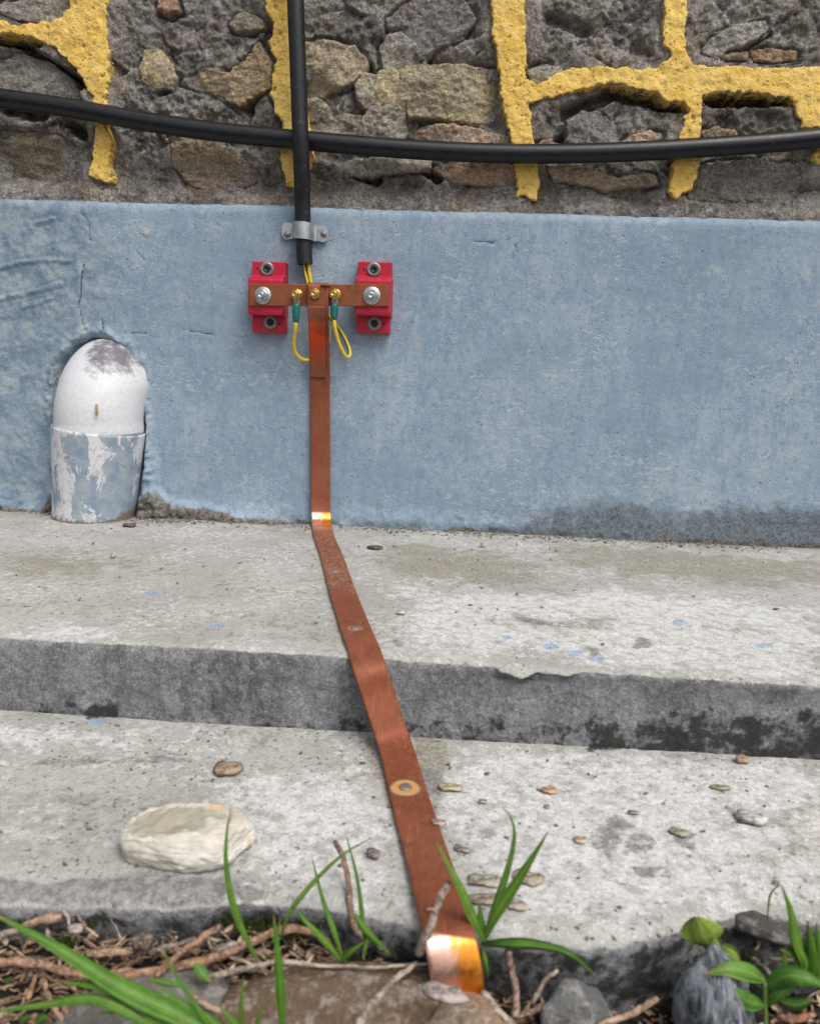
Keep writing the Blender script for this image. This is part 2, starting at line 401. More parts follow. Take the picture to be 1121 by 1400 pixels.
def mat_mortar():
    m = Mat('rough_grey_mortar'); cav = m.attr('hh')
    a = m.noise(18, 6, .7); b = m.noise(90, 6, .75); f = m.noise(420, 4, .75)
    c = m.mix(m.mr(a, .35, .65), (.26, .232, .205), (.47, .435, .40))
    c = m.mix(m.math('MULTIPLY', m.mr(b, .46, .60), .75), c, (.58, .55, .515))
    c = m.mix(m.math('MULTIPLY', m.mr(m.noise(26, 4, .6, m.vec(1, 1, 1, (4, 2, 9))), .52, .66), .55), c, (.33, .245, .16))
    c = m.mix(m.math('MULTIPLY', m.mr(f, .50, .62), .45), c, (.12, .108, .094))
    c = m.mix(m.math('MULTIPLY', m.mr(m.noise(50, 7, .78), .45, .36), .6), c, (.10, .09, .08))
    c = m.mix(m.math('MULTIPLY', m.mr(m.noise(9, 5, .65, m.vec(1, 1, 1, (8, 3, 5))), .46, .62), .6), c, (.14, .125, .105))
    c = m.grain(m.grain(c, .30, 260, .36, .64), .22, 620)
    h = m.math('ADD', m.math('MULTIPLY', b, 1.3), m.math('ADD', m.math('MULTIPLY', f, .9), m.math('MULTIPLY', m.noise(220, 5, .8), .9)))
    return m.fin(c, .93, 0, m.bump(h, 1.0, .005), .15)

def mat_stone():
    m = Mat('rubble_stone'); oc = m.objcol()
    st = m.noise(1, 6, .72, m.vec(22, 22, 70), 1.6); b = m.noise(60, 6, .72); f = m.noise(340, 4, .72); g = m.noise(11, 4, .6)
    c = m.mix(m.mr(g, .35, .65), oc, m.mix(.4, oc, (.34, .31, .27)))
    c = m.mix(m.mr(st, .47, .68), c, m.mix(.5, c, (.06, .05, .04)))
    c = m.mix(m.math('MULTIPLY', m.mr(b, .48, .60), .55), c, m.mix(.6, c, (.46, .42, .35)))
    c = m.mix(m.math('MULTIPLY', m.mr(f, .50, .62), .6), c, m.mix(.6, c, (.03, .027, .023)))
    c = m.mix(m.math('MULTIPLY', m.mr(m.noise(33, 7, .78), .58, .66), .5), c, m.mix(b, (.14, .135, .125), (.42, .41, .38)))
    c = m.grain(m.grain(c, .26, 230, .36, .64), .2, 620)
    h = m.math('ADD', m.math('MULTIPLY', st, 1.1), m.math('ADD', m.math('MULTIPLY', b, 1.2), m.math('ADD', m.math('MULTIPLY', f, .8), m.math('MULTIPLY', m.noise(160, 5, .8), 1.0))))
    return m.fin(c, .88, 0, m.bump(h, 1.0, .004), .2)

def mat_yellow():
    m = Mat('yellow_masonry_paint'); edge = m.attr('sd')
    a = m.noise(20, 5, .6); b = m.noise(110, 6, .7)
    c = m.mix(m.mr(a, .35, .65), (.78, .49, .10), (.86, .59, .16))
    c = m.mix(m.math('MULTIPLY', m.mr(b, .46, .62), .5), c, (.88, .65, .25))
    c = m.mix(m.math('MULTIPLY', m.mr(m.noise(65, 6, .75), .56, .66), .6), c, (.36, .21, .05))
    c = m.grain(c, .10)
    pit = m.mr(m.vor(150), .22, .1)
    c = m.mix(m.math('MULTIPLY', pit, m.mr(m.noise(30, 3), .52, .64, 0, .6)), c, (.20, .12, .04))
    e = m.mr(m.math('ADD', m.math('MULTIPLY', edge, 1.0), m.math('MULTIPLY', m.math('SUBTRACT', m.noise(120, 5, .7), .5), .024)), .0012, -.0012)
    c = m.mix(e, c, m.mix(m.noise(200, 4), (.09, .083, .073), (.24, .23, .21)))
    h = m.math('SUBTRACT', m.math('ADD', b, m.math('MULTIPLY', m.noise(380, 4, .7), .6)), pit)
    return m.fin(c, .8, 0, m.bump(h, 1.0, .0024), .25)

def mat_simple(name, col, ro, metal=0.0, var=.15, sc=120, bump=.2, spec=.4, dirt=None, dsc=40):
    m = Mat(name)
    n1 = m.noise(sc, 5, .65)
    c = m.mix(m.mr(n1, .3, .7), tuple(x * (1 - var) for x in col), tuple(min(1, x * (1 + var)) for x in col))
    if dirt: c = m.mix(m.math('MULTIPLY', m.mr(m.noise(dsc, 6, .72), .55, .7), dirt[1]), c, dirt[0])
    r = m.mr(m.noise(sc * .7, 4, .6), .3, .7, ro * .85, min(1, ro * 1.15))
    return m.fin(c, r, metal, m.bump(m.noise(sc * 3, 4, .65), bump, .0006), spec)

def mat_copper(name, flat=False):
    m = Mat(name)
    st = m.noise(1, 5, .6, m.vec(300, 60, 60)); a = m.noise(16, 5, .6); f = m.noise(180, 5, .7)
    c = m.mix(m.mr(a, .35, .65), (.215, .058, .026), (.275, .088, .044))
    c = m.mix(m.math('MULTIPLY', m.mr(f, .46, .60), .5), c, (.27, .105, .052))
    c = m.mix(m.math('MULTIPLY', m.mr(st, .55, .72), .35), c, (.17, .05, .022))
    ro = m.mr(f, .3, .7, .54, .74); me = .38
    if flat:
        c = m.mix(.55, c, (.24, .075, .024))
    else:
        glint, dust, ring, red = m.rgb('m1')
        c = m.mix(m.math('MULTIPLY', red, m.mr(m.noise(40, 4), .35, .6, .5, 1.0)), c, (.62, .062, .012))
        sf = m.mr(m.math('ADD', glint, m.math('MULTIPLY', m.math('SUBTRACT', a, .5), .4)), .3, .7)
        c = m.mix(sf, c, m.mix(m.mr(m.math('ADD', m.attr('uu'), m.math('MULTIPLY', m.math('SUBTRACT', m.noise(1, 4, .6, m.vec(160, 40, 40)), .5), 2.2)), -.35, .55), (.97, .58, .46), (.97, .36, .055)))  # sky glint painted into the base colour, pink-white to orange across
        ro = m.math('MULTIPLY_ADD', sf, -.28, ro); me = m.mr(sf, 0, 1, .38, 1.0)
        d = m.mr(m.math('ADD', dust, m.math('MULTIPLY', m.math('SUBTRACT', m.noise(330, 5, .75), .5), 1.9)), .5, .7)
        d = m.math('MULTIPLY', d, m.mr(dust, .02, .2))
        c = m.mix(m.math('MULTIPLY', d, .6), c, (.36, .27, .21))
        rg = m.mr(ring, .15, .8)
        c = m.mix(m.math('MULTIPLY', rg, .9), c, m.mix(m.mr(ring, .7, .95), (.46, .31, .19), (.55, .27, .05)))
        me = m.math('MULTIPLY', me, m.math('SUBTRACT', 1.0, m.math('MAXIMUM', m.math('MULTIPLY', d, .8), rg)))
        ro = m.math('MAXIMUM', ro, m.math('MULTIPLY', m.math('MAXIMUM', d, rg), .8))
    scr = m.mr(m.noise(1, 2, .5, m.vec(900, 45, 45, (1, 2, 3)), .4), .64, .70)
    c = m.mix(m.math('MULTIPLY', scr, .35), c, (.50, .24, .15))
    c = m.mix(m.math('MULTIPLY', m.mr(m.noise(26, 6, .75), .54, .66), .45), c, (.10, .035, .02))
    return m.fin(c, ro, me, m.bump(m.math('ADD', f, st), .3, .0007), .4)

def mat_pipe(painted):
    m = Mat('pvc_peeling_blue_paint' if painted else 'white_pvc'); stain = m.attr('st')
    v = m.noise(1, 5, .65, m.vec(40, 40, 14)); f = m.noise(200, 4, .65)
    c = m.mix(m.mr(f, .3, .7), (.56, .56, .585), (.64, .64, .66))
    gr = m.mr(m.noise(70, 7, .78), .56, .66)
    c = m.mix(m.math('MULTIPLY', gr, .35), c, (.35, .34, .34))
    if painted:
        p = m.mr(m.math('ADD', m.noise(1, 8, .74, m.vec(30, 30, 15), .5), m.math('MULTIPLY', m.math('SUBTRACT', m.noise(14, 2), .5), .35)), .488, .505)
        pc = m.mix(m.mr(m.noise(60, 5, .7), .35, .65), (.17, .245, .33), (.31, .36, .40))
        c = m.mix(m.math('MULTIPLY', p, .95), c, pc)
        c = m.mix(m.math('MULTIPLY', m.mr(m.noise(110, 7, .78), .52, .60), .55), c, (.30, .31, .32))
        c = m.mix(m.mr(m.math('ADD', stain, m.math('MULTIPLY', m.math('SUBTRACT', f, .5), .8)), .4, .7), c, (.17, .145, .12))
        h = m.math('ADD', m.math('MULTIPLY', p, .8), m.math('MULTIPLY', f, .3))
    else:
        s = m.mr(m.math('ADD', stain, m.math('MULTIPLY', m.math('SUBTRACT', m.noise(75, 6, .75), .5), 2.0)), .30, 1.05)
        c = m.mix(m.math('MULTIPLY', s, .92), c, m.mix(m.noise(60, 5), (.06, .054, .07), (.16, .15, .175)))
        h = m.math('MULTIPLY', f, .3)
    return m.fin(c, .48, 0, m.bump(h, .5, .0008), .4)

def mat_blade(name, c0, c1):
    m = Mat(name); oc = m.objcol(); t = m.attr('tt')
    a = m.noise(90, 4, .6); c = m.mix(m.mr(a, .3, .7), c0, c1)
    c = m.mix(.6, c, m.mix(1.0, c, oc, 'MULTIPLY'))
    c = m.mix(m.mr(t, .84, 1.0, 0, .8), c, (.30, .23, .09))
    u = m.math('ABSOLUTE', m.attr('uu')); c = m.mix(m.mr(u, .30, .0, 0, .55), c, m.mix(.5, c, (.40, .55, .18)))
    c = m.mix(m.math('MULTIPLY', m.mr(m.noise(70, 5, .7), .58, .66), .5), c, (.30, .27, .08))
    c = m.mix(m.math('MULTIPLY', m.mr(m.noise(380, 3, .7), .50, .62), .3), c, m.mix(.6, c, (.02, .06, .01)))
    v = m.math('SINE', m.math('ADD', m.math('MULTIPLY', u, 14.0), m.math('MULTIPLY', m.noise(200, 2), 3.0)))
    m.fin(c, .5, 0, m.bump(v, .25, .0004), .35)
    tr = m.t.nodes.new('ShaderNodeBsdfTranslucent'); m.t.links.new(c, tr.inputs[0]); mx = m.t.nodes.new('ShaderNodeMixShader'); mx.inputs[0].default_value = .3
    m.t.links.new(m.b.outputs[0], mx.inputs[1]); m.t.links.new(tr.outputs[0], mx.inputs[2]); m.t.links.new(mx.outputs[0], m.out.inputs[0]); return m.m

def mat_wood():
    m = Mat('dead_plant_fibre'); oc = m.objcol()
    st = m.noise(1, 5, .65, m.vec(120, 160, 160)); f = m.noise(420, 4, .7)
    c = m.mix(m.mr(st, .40, .60), m.mix(.7, oc, (.05, .03, .02)), oc)
    c = m.mix(m.math('MULTIPLY', m.mr(f, .48, .62), .55), c, m.mix(.6, oc, (.62, .52, .42)))
    return m.fin(c, .8, 0, m.bump(m.math('ADD', st, f), .7, .0008), .25)

def mat_rock():
    m = Mat('field_stone'); oc = m.objcol()
    a = m.noise(24, 6, .65); b = m.noise(110, 6, .72); f = m.noise(520, 4, .7); st = m.noise(1, 5, .6, m.vec(30, 60, 190), 1.5)
    c = m.mix(m.mr(a, .35, .65), m.mix(.4, oc, (.10, .085, .065)), oc)
    c = m.mix(m.math('MULTIPLY', m.mr(st, .5, .7), .4), c, m.mix(.55, oc, (.05, .045, .04)))
    c = m.mix(m.math('MULTIPLY', m.mr(b, .47, .60), .45), c, m.mix(.7, oc, (.6, .57, .52)))
    c = m.mix(m.math('MULTIPLY', m.mr(f, .50, .62), .5), c, m.mix(.7, oc, (.04, .04, .035)))
    h = m.math('ADD', m.math('ADD', b, m.math('MULTIPLY', st, .6)), m.math('MULTIPLY', f, .4))
    return m.fin(c, .85, 0, m.bump(h, 1.0, .0026), .2)

def mat_slate():
    m = Mat('foliated_slate')
    st = m.noise(1, 7, .7, m.vec(150, 60, 30), 2.0); b = m.noise(1, 5, .75, m.vec(300, 160, 60), 1.0)
    c = m.mix(m.mr(st, .38, .62), (.035, .04, .05), (.24, .265, .30))
    c = m.mix(m.math('MULTIPLY', m.mr(b, .50, .62), .6), c, (.48, .51, .54))
    return m.fin(c, m.mr(st, .3, .7, .32, .6), 0, m.bump(m.math('ADD', st, m.math('MULTIPLY', b, .4)), .9, .0022), .5)

def mat_white_stone():
    m = Mat('chalky_stone'); dish, rust, _, _ = m.rgb('m1')
    a = m.noise(45, 6, .65); f = m.noise(300, 4, .7); st = m.noise(1, 5, .6, m.vec(30, 50, 140), 1)
    c = m.mix(m.mr(a, .35, .65), (.50, .46, .39), (.66, .63, .57))
    c = m.mix(m.math('MULTIPLY', m.mr(st, .52, .7), .4), c, (.36, .32, .26))
    d = m.mr(m.math('ADD', dish, m.math('MULTIPLY', m.math('SUBTRACT', m.noise(90, 5, .7), .5), 1.3)), .15, .75)
    c = m.mix(m.math('MULTIPLY', d, .85), c, m.mix(m.noise(60, 5, .7), (.22, .205, .15), (.40, .37, .29)))
    c = m.mix(m.math('MULTIPLY', m.mr(m.math('ADD', rust, m.math('MULTIPLY', m.math('SUBTRACT', a, .5), .8)), .4, .65), .7), c, (.55, .35, .20))
    return m.fin(c, .85, 0, m.bump(m.math('ADD', f, m.math('MULTIPLY', st, .8)), .6, .0012), .2)

def mat_soil():
    m = Mat('dark_soil')
    a = m.noise(30, 6, .7); f = m.noise(260, 5, .75)
    c = m.mix(m.mr(a, .35, .65), (.016, .013, .011), (.05, .041, .033))
    c = m.mix(m.math('MULTIPLY', m.mr(f, .56, .7), .5), c, (.12, .095, .07))
    return m.fin(c, .92, 0, m.bump(m.math('ADD', a, f), 1.0, .004), .2)

MP, MC, MM, MS, MY = mat_plinth(), mat_concrete(), mat_mortar(), mat_stone(), mat_yellow()
M_COP, M_BAR = mat_copper('copper_tape_metal'), mat_copper('copper_bar_metal', True)
M_PW, M_PB = mat_pipe(False), mat_pipe(True)
M_CABLE = mat_simple('black_cable_sheath', (.0055, .006, .009), .40, 0, .3, 200, .3, .42, ((.05, .053, .062), .22), 90)
M_COND = mat_simple('scuffed_black_conduit', (.008, .009, .012), .48, 0, .4, 160, .6, .42, ((.075, .08, .09), .5), 130)
M_STEEL = mat_simple('zinc_plated_steel', (.50, .52, .53), .34, .9, .15, 250, .2, .5, ((.25, .25, .25), .4), 120)
M_GALV = mat_simple('galvanised_strap', (.46, .48, .50), .40, .9, .2, 90, .3, .5, ((.20, .21, .22), .5), 70)
M_BRASS = mat_simple('yellow_brass', (.64, .42, .13), .32, .92, .15, 250, .15, .5, ((.25, .15, .05), .4), 160)
M_RED = mat_simple('red_moulded_resin', (.42, .010, .036), .45, 0, .12, 160, .3, .4, ((.46, .10, .13), .25), 70)
M_DARK = mat_simple('recess_shade_steel', (.03, .03, .032), .5, .3, .3, 200, .2, .4)  # near-black colour carries the shade inside screw recesses and holes
M_WASH = mat_simple('dull_grey_washer', (.23, .23, .23), .5, .6, .2, 200, .3, .4)
M_SLEEVE = mat_simple('green_heatshrink', (.005, .12, .10), .42, 0, .2, 300, .4, .5)
M_WY = mat_simple('yellow_wire_sheath', (.66, .47, .03), .38, 0, .08, 120, .1, .5)
M_WG = mat_simple('green_wire_sheath', (.03, .17, .045), .38, 0, .08, 120, .1, .5)
M_RUSTN = mat_simple('grey_nail_head', (.24, .22, .19), .55, .5, .25, 400, .5, .4, ((.2, .10, .04), .5), 200)
M_BLADE = mat_blade('grass_blade', (.085, .21, .020), (.14, .30, .038))
M_LEAF = mat_blade('weed_leaf', (.075, .20, .026), (.13, .29, .045))
M_WOOD, M_ROCK, M_SLATE, M_WST, M_SOIL = mat_wood(), mat_rock(), mat_slate(), mat_white_stone(), mat_soil()
M_MOSS = mat_simple('moss_green', (.035, .05, .010), .95, 0, .5, 300, .8, .1, ((.09, .09, .015), .7), 60)

# ------------------------------------------------------------------ rubble wall
def axis(lo, hi, step, far_lo, far_hi, grow=1.35):
    a = list(np.arange(lo, hi + step * .5, step)); s = step
    while a[-1] < far_hi: s *= grow; a.append(min(far_hi, a[-1] + s))
    s = step
    while a[0] > far_lo: s *= grow; a.insert(0, max(far_lo, a[0] - s))
    return np.array(a)
def pxpoly(pts, y): return [tuple(WY(px, py, y)[[0, 2]]) for px, py in pts]
def gpoly(pts, z): return [tuple(GZ(px, py, z)[[0, 1]]) for px, py in pts]

HOLES = [((488, 82), (503, 98), .010), ((492, 238), (515, 246), .012), ((575, 224), (598, 243), .014), ((560, 226), (592, 234), .008),
         ((420, 128), (455, 120), .008), ((600, 166), (640, 158), .007), ((772, 158), (830, 134), .012), ((840, 130), (925, 148), .012),
         ((965, 140), (1080, 138), .016), ((40, 75), (115, 120), .02), ((0, 55), (60, 60), .018), ((10, 150), (60, 160), .010), ((100, 170), (115, 185), .012),
         ((345, 150), (352, 138), .008), ((764, 195), (790, 200), .008), ((752, 30), (800, 44), .006), ((560, 70), (582, 80), .007)]
TAN, OLV, GRY, PNK, BRN, DRK, PAL = (.42, .315, .185), (.34, .275, .165), (.23, .215, .19), (.33, .235, .17), (.27, .155, .075), (.12, .108, .09), (.34, .325, .29)
STONES = [  # outline in photo pixels, colour, front depth, layering, facets
    ([(192, 92), (199, 72), (216, 69), (229, 84), (234, 100), (228, 114), (208, 116), (195, 108)], TAN, .006, .001, 3),
    ([(253, 108), (272, 100), (292, 92), (312, 98), (330, 84), (345, 66), (360, 88), (359, 116), (342, 126), (322, 139), (300, 124), (275, 116)], (.33, .24, .13), .008, .003, 3),
    ([(8, 2), (60, -12), (102, -8), (96, 14), (74, 27), (30, 25), (10, 16)], GRY, .016, .002, 3),
    ([(-14, 76), (22, 66), (60, 76), (92, 100), (112, 138), (60, 132), (18, 136), (-12, 128)], (.20, .19, .165), .034, .0015, 2),
    ([(-16, 172), (30, 168), (74, 178), (108, 200), (106, 232), (82, 256), (30, 258), (-16, 254)], (.15, .125, .085), .022, .006, 3),
    ([(238, 194), (262, 186), (300, 198), (328, 214), (330, 240), (300, 254), (262, 246), (244, 224)], (.22, .165, .115), .014, .003, 3),
    ([(344, 172), (350, 142), (362, 130), (372, 146), (380, 166), (374, 176)], DRK, .012, .001, 3),
    ([(214, -6), (236, -8), (240, 10), (226, 16), (214, 10)], (.25, .15, .10), .014, .002, 2),
    ([(314, 30), (326, 14), (350, 18), (358, 34), (340, 40), (322, 38)], (.26, .22, .165), .014, .002, 2),
    ([(417, 60), (446, 60), (478, 66), (491, 78), (488, 96), (470, 108), (446, 118), (421, 124)], (.37, .30, .20), .008, .003, 4),
    ([(517, 118), (521, 102), (534, 96), (548, 104), (562, 102), (568, 118), (571, 142), (556, 153), (534, 151), (519, 146)], (.41, .33, .205), .004, .0015, 4),
    ([(563, 106), (572, 97), (612, 94), (650, 98), (676, 104), (681, 130), (679, 152), (636, 156), (596, 151), (573, 151), (569, 126)], (.34, .285, .175), .004, .002, 3),
    ([(494, 168), (506, 150), (530, 148), (547, 152), (549, 176), (544, 195), (512, 190), (494, 186)], (.33, .29, .235), .006, .002, 4),
    ([(427, 170), (446, 160), (470, 158), (490, 162), (491, 186), (470, 190), (430, 186)], (.25, .215, .165), .009, .003, 3),
    ([(574, 180), (590, 172), (624, 170), (660, 180), (688, 182), (690, 204), (640, 202), (576, 199)], PNK, .006, .004, 2),
    ([(602, 226), (630, 220), (664, 222), (694, 226), (694, 246), (660, 250), (628, 246), (612, 236)], (.34, .215, .15), .010, .004, 2),
    ([(469, 226), (492, 216), (540, 214), (572, 218), (571, 230), (540, 233), (500, 238), (480, 234)], (.28, .255, .215), .006, .002, 3),
    ([(525, 62), (534, 47), (548, 48), (566, 62), (576, 76), (572, 92), (548, 95), (528, 92)], (.29, .265, .225), .010, .001, 3),
    ([(540, 24), (560, 6), (598, -6), (630, 8), (640, 24), (622, 46), (596, 58), (579, 74), (560, 58), (544, 46)], (.165, .165, .16), -.002, .0005, 2),
    ([(488, 118), (496, 102), (516, 104), (517, 120), (516, 144), (500, 142), (490, 132)], (.33, .29, .22), .010, .001, 3),
    ([(420, 140), (432, 134), (446, 142), (447, 156), (434, 162), (421, 164)], (.28, .25, .2), .012, .001, 2),
    ([(970, 62), (984, 46), (1010, 34), (1040, 30), (1044, 44), (1024, 56), (1002, 64), (986, 74), (974, 70)], (.31, .295, .26), .008, .001, 3),
    ([(1032, 70), (1052, 64), (1084, 68), (1088, 80), (1060, 84), (1036, 82)], BRN, .012, .003, 2),
    ([(986, 74), (1002, 69), (1020, 71), (1019, 82), (996, 82)], (.24, .16, .09), .012, .002, 2),
    ([(722, 94), (740, 88), (764, 90), (768, 104), (748, 112), (730, 110)], (.29, .27, .225), .012, .002, 2),
    ([(855, 192), (870, 182), (888, 178), (902, 182), (900, 194), (880, 198), (860, 198)], (.36, .26, .18), .010, .002, 2),
    ([(962, 180), (980, 172), (1002, 176), (1012, 188), (996, 194), (970, 194)], (.25, .165, .095), .012, .002, 2),
    ([(732, 194), (746, 188), (764, 192), (770, 204), (740, 204)], (.29, .18, .12), .012, .002, 2),
    ([(757, 230), (780, 223), (808, 232), (838, 240), (852, 252), (824, 259), (790, 249), (764, 246)], (.30, .225, .155), .008, .005, 2),
    ([(848, 240), (868, 236), (892, 238), (896, 250), (870, 256), (850, 252)], (.25, .19, .135), .012, .003, 2),
    ([(780, 166), (800, 152), (828, 158), (842, 178), (840, 198), (800, 200), (782, 188)], (.15, .15, .145), .014, .0005, 2),
    ([(956, 236), (990, 224), (1034, 222), (1076, 226), (1080, 256), (1050, 268), (1000, 268), (960, 264)], (.16, .15, .135), .012, .003, 3),
]
_S = []
for i, (pts, colr, yf, lay, fc) in enumerate(STONES):
    cx_, cy_ = np.mean(pts, 0); mid_ = 425 < cx_ < 690 and cy_ > 55; g_ = (1.36 if mid_ else 1.28) if i not in (3, 4) else 1.0
    _S.append(([(cx_ + (x_ - cx_) * g_, cy_ + (y_ - cy_) * g_) for x_, y_ in pts], colr, yf, lay, fc))
STONES = _S
YEL = [
    [[(148, -120), (146, 30), (150, 80), (149, 112), (146, 150), (146, 172), (152, 192), (149, 226), (158, 250), (142, 249), (118, 240), (124, 216), (129, 182),
      (127, 150), (122, 130), (110, 106), (92, 84), (75, 66), (42, 51), (0, 45), (-30, 42), (-30, 20), (0, 24), (22, 31), (50, 28), (76, 24), (92, 10), (104, -120)]],
    [[(356, -120), (360, 10), (371, 26), (370, 42), (366, 56), (375, 82), (368, 112), (369, 132), (374, 150), (382, 166), (386, 190), (379, 214), (389, 240), (389, 256),
      (403, 257), (412, 240), (426, 226), (428, 205), (424, 176), (420, 150), (408, 120), (398, 60), (394, -120)]],
    [[(662, -120), (670, 30), (680, 92), (684, 130), (692, 170), (700, 215), (706, 250), (705, 270), (716, 268), (727, 274), (736, 278), (739, 246), (733, 200), (728, 160), (724, 140),
      (721, 100), (719, -120)],
     [(700, 96), (735, 111), (757, 97), (790, 88), (830, 88), (866, 92), (900, 88), (916, 76), (908, 62), (905, 45), (906, 20), (905, -120), (944, -120), (940, 32), (939, 68), (951, 85),
      (982, 88), (1040, 89), (1080, 90), (1121, 85), (1160, 82), (1160, 190), (1121, 178), (1096, 174), (1086, 152), (1079, 134), (1040, 129), (990, 126), (962, 130), (961, 172), (957, 200),
      (956, 236), (946, 260), (934, 266), (924, 274), (912, 262), (919, 230), (925, 192), (932, 166), (941, 152), (934, 140), (912, 139), (898, 128), (870, 121), (832, 113), (806, 121), (770, 130), (730, 139), (700, 150)]],
    [[(1108, 206), (1124, 200), (1160, 204), (1160, 232), (1128, 229), (1112, 222)]],
]
wall = thing('rubble_wall', 'rough grey rubble stone wall with yellow painted joints above the blue plinth', 'wall', (0, 0.03, H_PL - .02))
xs = axis(-.66, .50, .0018, -2.2, 2.2); zs = axis(H_PL - .02, .70, .0018, H_PL - .03, 2.0)
X, Z = np.meshgrid(xs, zs)
n1 = fbm(X, 0.0, Z, 9, 5, .55, 1); n2 = fbm(X, .3, Z, 38, 4, .6, 2, True); n3 = fbm(X, .1, Z, 110, 3, .6, 3)
n4 = fbm(X + .3 * n1 * .1, .6, Z, 22, 4, .6, 7, True)
n5 = fbm(X, .9, Z, 150, 3, .75, 8, True); n6 = fbm(X, .8, Z, 55, 4, .75, 9)
Y = .022 + .010 * n1 - .0085 * n2 - .0055 * n3 + .007 * n4 - .0030 * n5 - .0055 * n6
rp = np.random.RandomState(9); inn = (np.abs(X[0]) < 9)
ps = np.stack([rp.uniform(-.72, .56, 330), rp.uniform(.40, .74, 330)], 1); pa = rp.normal(0, .22, (330, 2)); po = rp.uniform(-.005, .006, 330)
wx, wz = X + .006 * n2 + .010 * n1, Z * 1.35 + .006 * n4
bd = np.full(X.shape, 1e9); b2 = bd.copy(); pid = np.zeros(X.shape, int)
for k in range(330):
    d_ = (wx - ps[k, 0]) ** 2 + (wz - ps[k, 1] * 1.35) ** 2; lt = d_ < bd; b2 = np.where(lt, bd, np.minimum(b2, d_)); bd = np.where(lt, d_, bd); pid[lt] = k
crk = np.sqrt(b2) - np.sqrt(bd); keep = .38 * sstep(.0, .3, n1 + .25)
Y = Y * .8 + .004 + keep * (po[pid] + pa[pid, 0] * (wx - ps[pid, 0]) + pa[pid, 1] * (wz / 1.35 - ps[pid, 1])) + .006 * keep * sstep(.004, .0, crk) * (bd < .01)
hole = np.zeros_like(X)
for a, b, dep in HOLES:
    A, B = WY(*a, .03), WY(*b, .03)
    d = seg_dist(X, Z, [(A[0], A[2]), (B[0], B[2])]) + .004 * n1 + .0025 * n3
    hole = np.maximum(hole, dep * 2.2 * sstep(.012, .003, d))
ysd = np.max([poly_sd(X, Z, pxpoly(q, .005)) for g in YEL for q in g], 0) + .004 * n4 + .003 * n2
near = sstep(-.022, -.003, ysd) * (1 - sstep(.002, .014, hole)) * sstep(-.35, .1, fbm(X, .4, Z, 14, 3, .5, 12))
Y = Y * (1 - .8 * near) + .8 * near * (.0095 - .0035 * n2 - .003 * n3)
pm = poly_sd(X, Z, pxpoly([(428, 60), (520, 50), (600, 80), (678, 80), (695, 235), (560, 240), (430, 215)], .02)) + .006 * n1
Y = Y + .007 * sstep(-.006, .006, pm)
for s_ in STONES:
    q = pxpoly(s_[0], .01); qx = [a for a, b in q]; qz = [b for a, b in q]
    ix = np.where((X[0] > min(qx) - .01) & (X[0] < max(qx) + .01))[0]; iz = np.where((Z[:, 0] > min(qz) - .01) & (Z[:, 0] < max(qz) + .01))[0]
    if len(ix) and len(iz):
        sl_ = (slice(iz[0], iz[-1] + 1), slice(ix[0], ix[-1] + 1)); d_ = poly_sd(X[sl_], Z[sl_], q) + .003 * n2[sl_]
        yf_ = .022 if s_[0][0][0] < -10 else .35 * s_[2] + .0085
        ins_ = sstep(.0005, .004, d_); Y[sl_] = Y[sl_] * (1 - ins_) + ins_ * np.maximum(Y[sl_], yf_ + .007)
        Y[sl_] += .008 * sstep(.0026, .0, np.abs(d_ + .0006)) * sstep(.05, .3, fbm(X[sl_], .7, Z[sl_], 13, 3, .6, 14) + .12)
Y = Y + hole
fil = sstep(.035, 0.0, Z - H_PL + .006 * n1 + .004 * n3)          # mortar fillet run onto the plinth top
Y = Y * (1 - fil) + fil * (.011 - .004 * n2 - .004 * n3 - .0025 * n5 - .004 * n6)
Y = np.where(Z < H_PL - .004, .03, Y)
V = np.stack([X, Y, Z], -1).reshape(-1, 3)
part('mortar', V, grid_faces(len(zs), len(xs)), MM, wall, attrs={'hh': hole.ravel()})

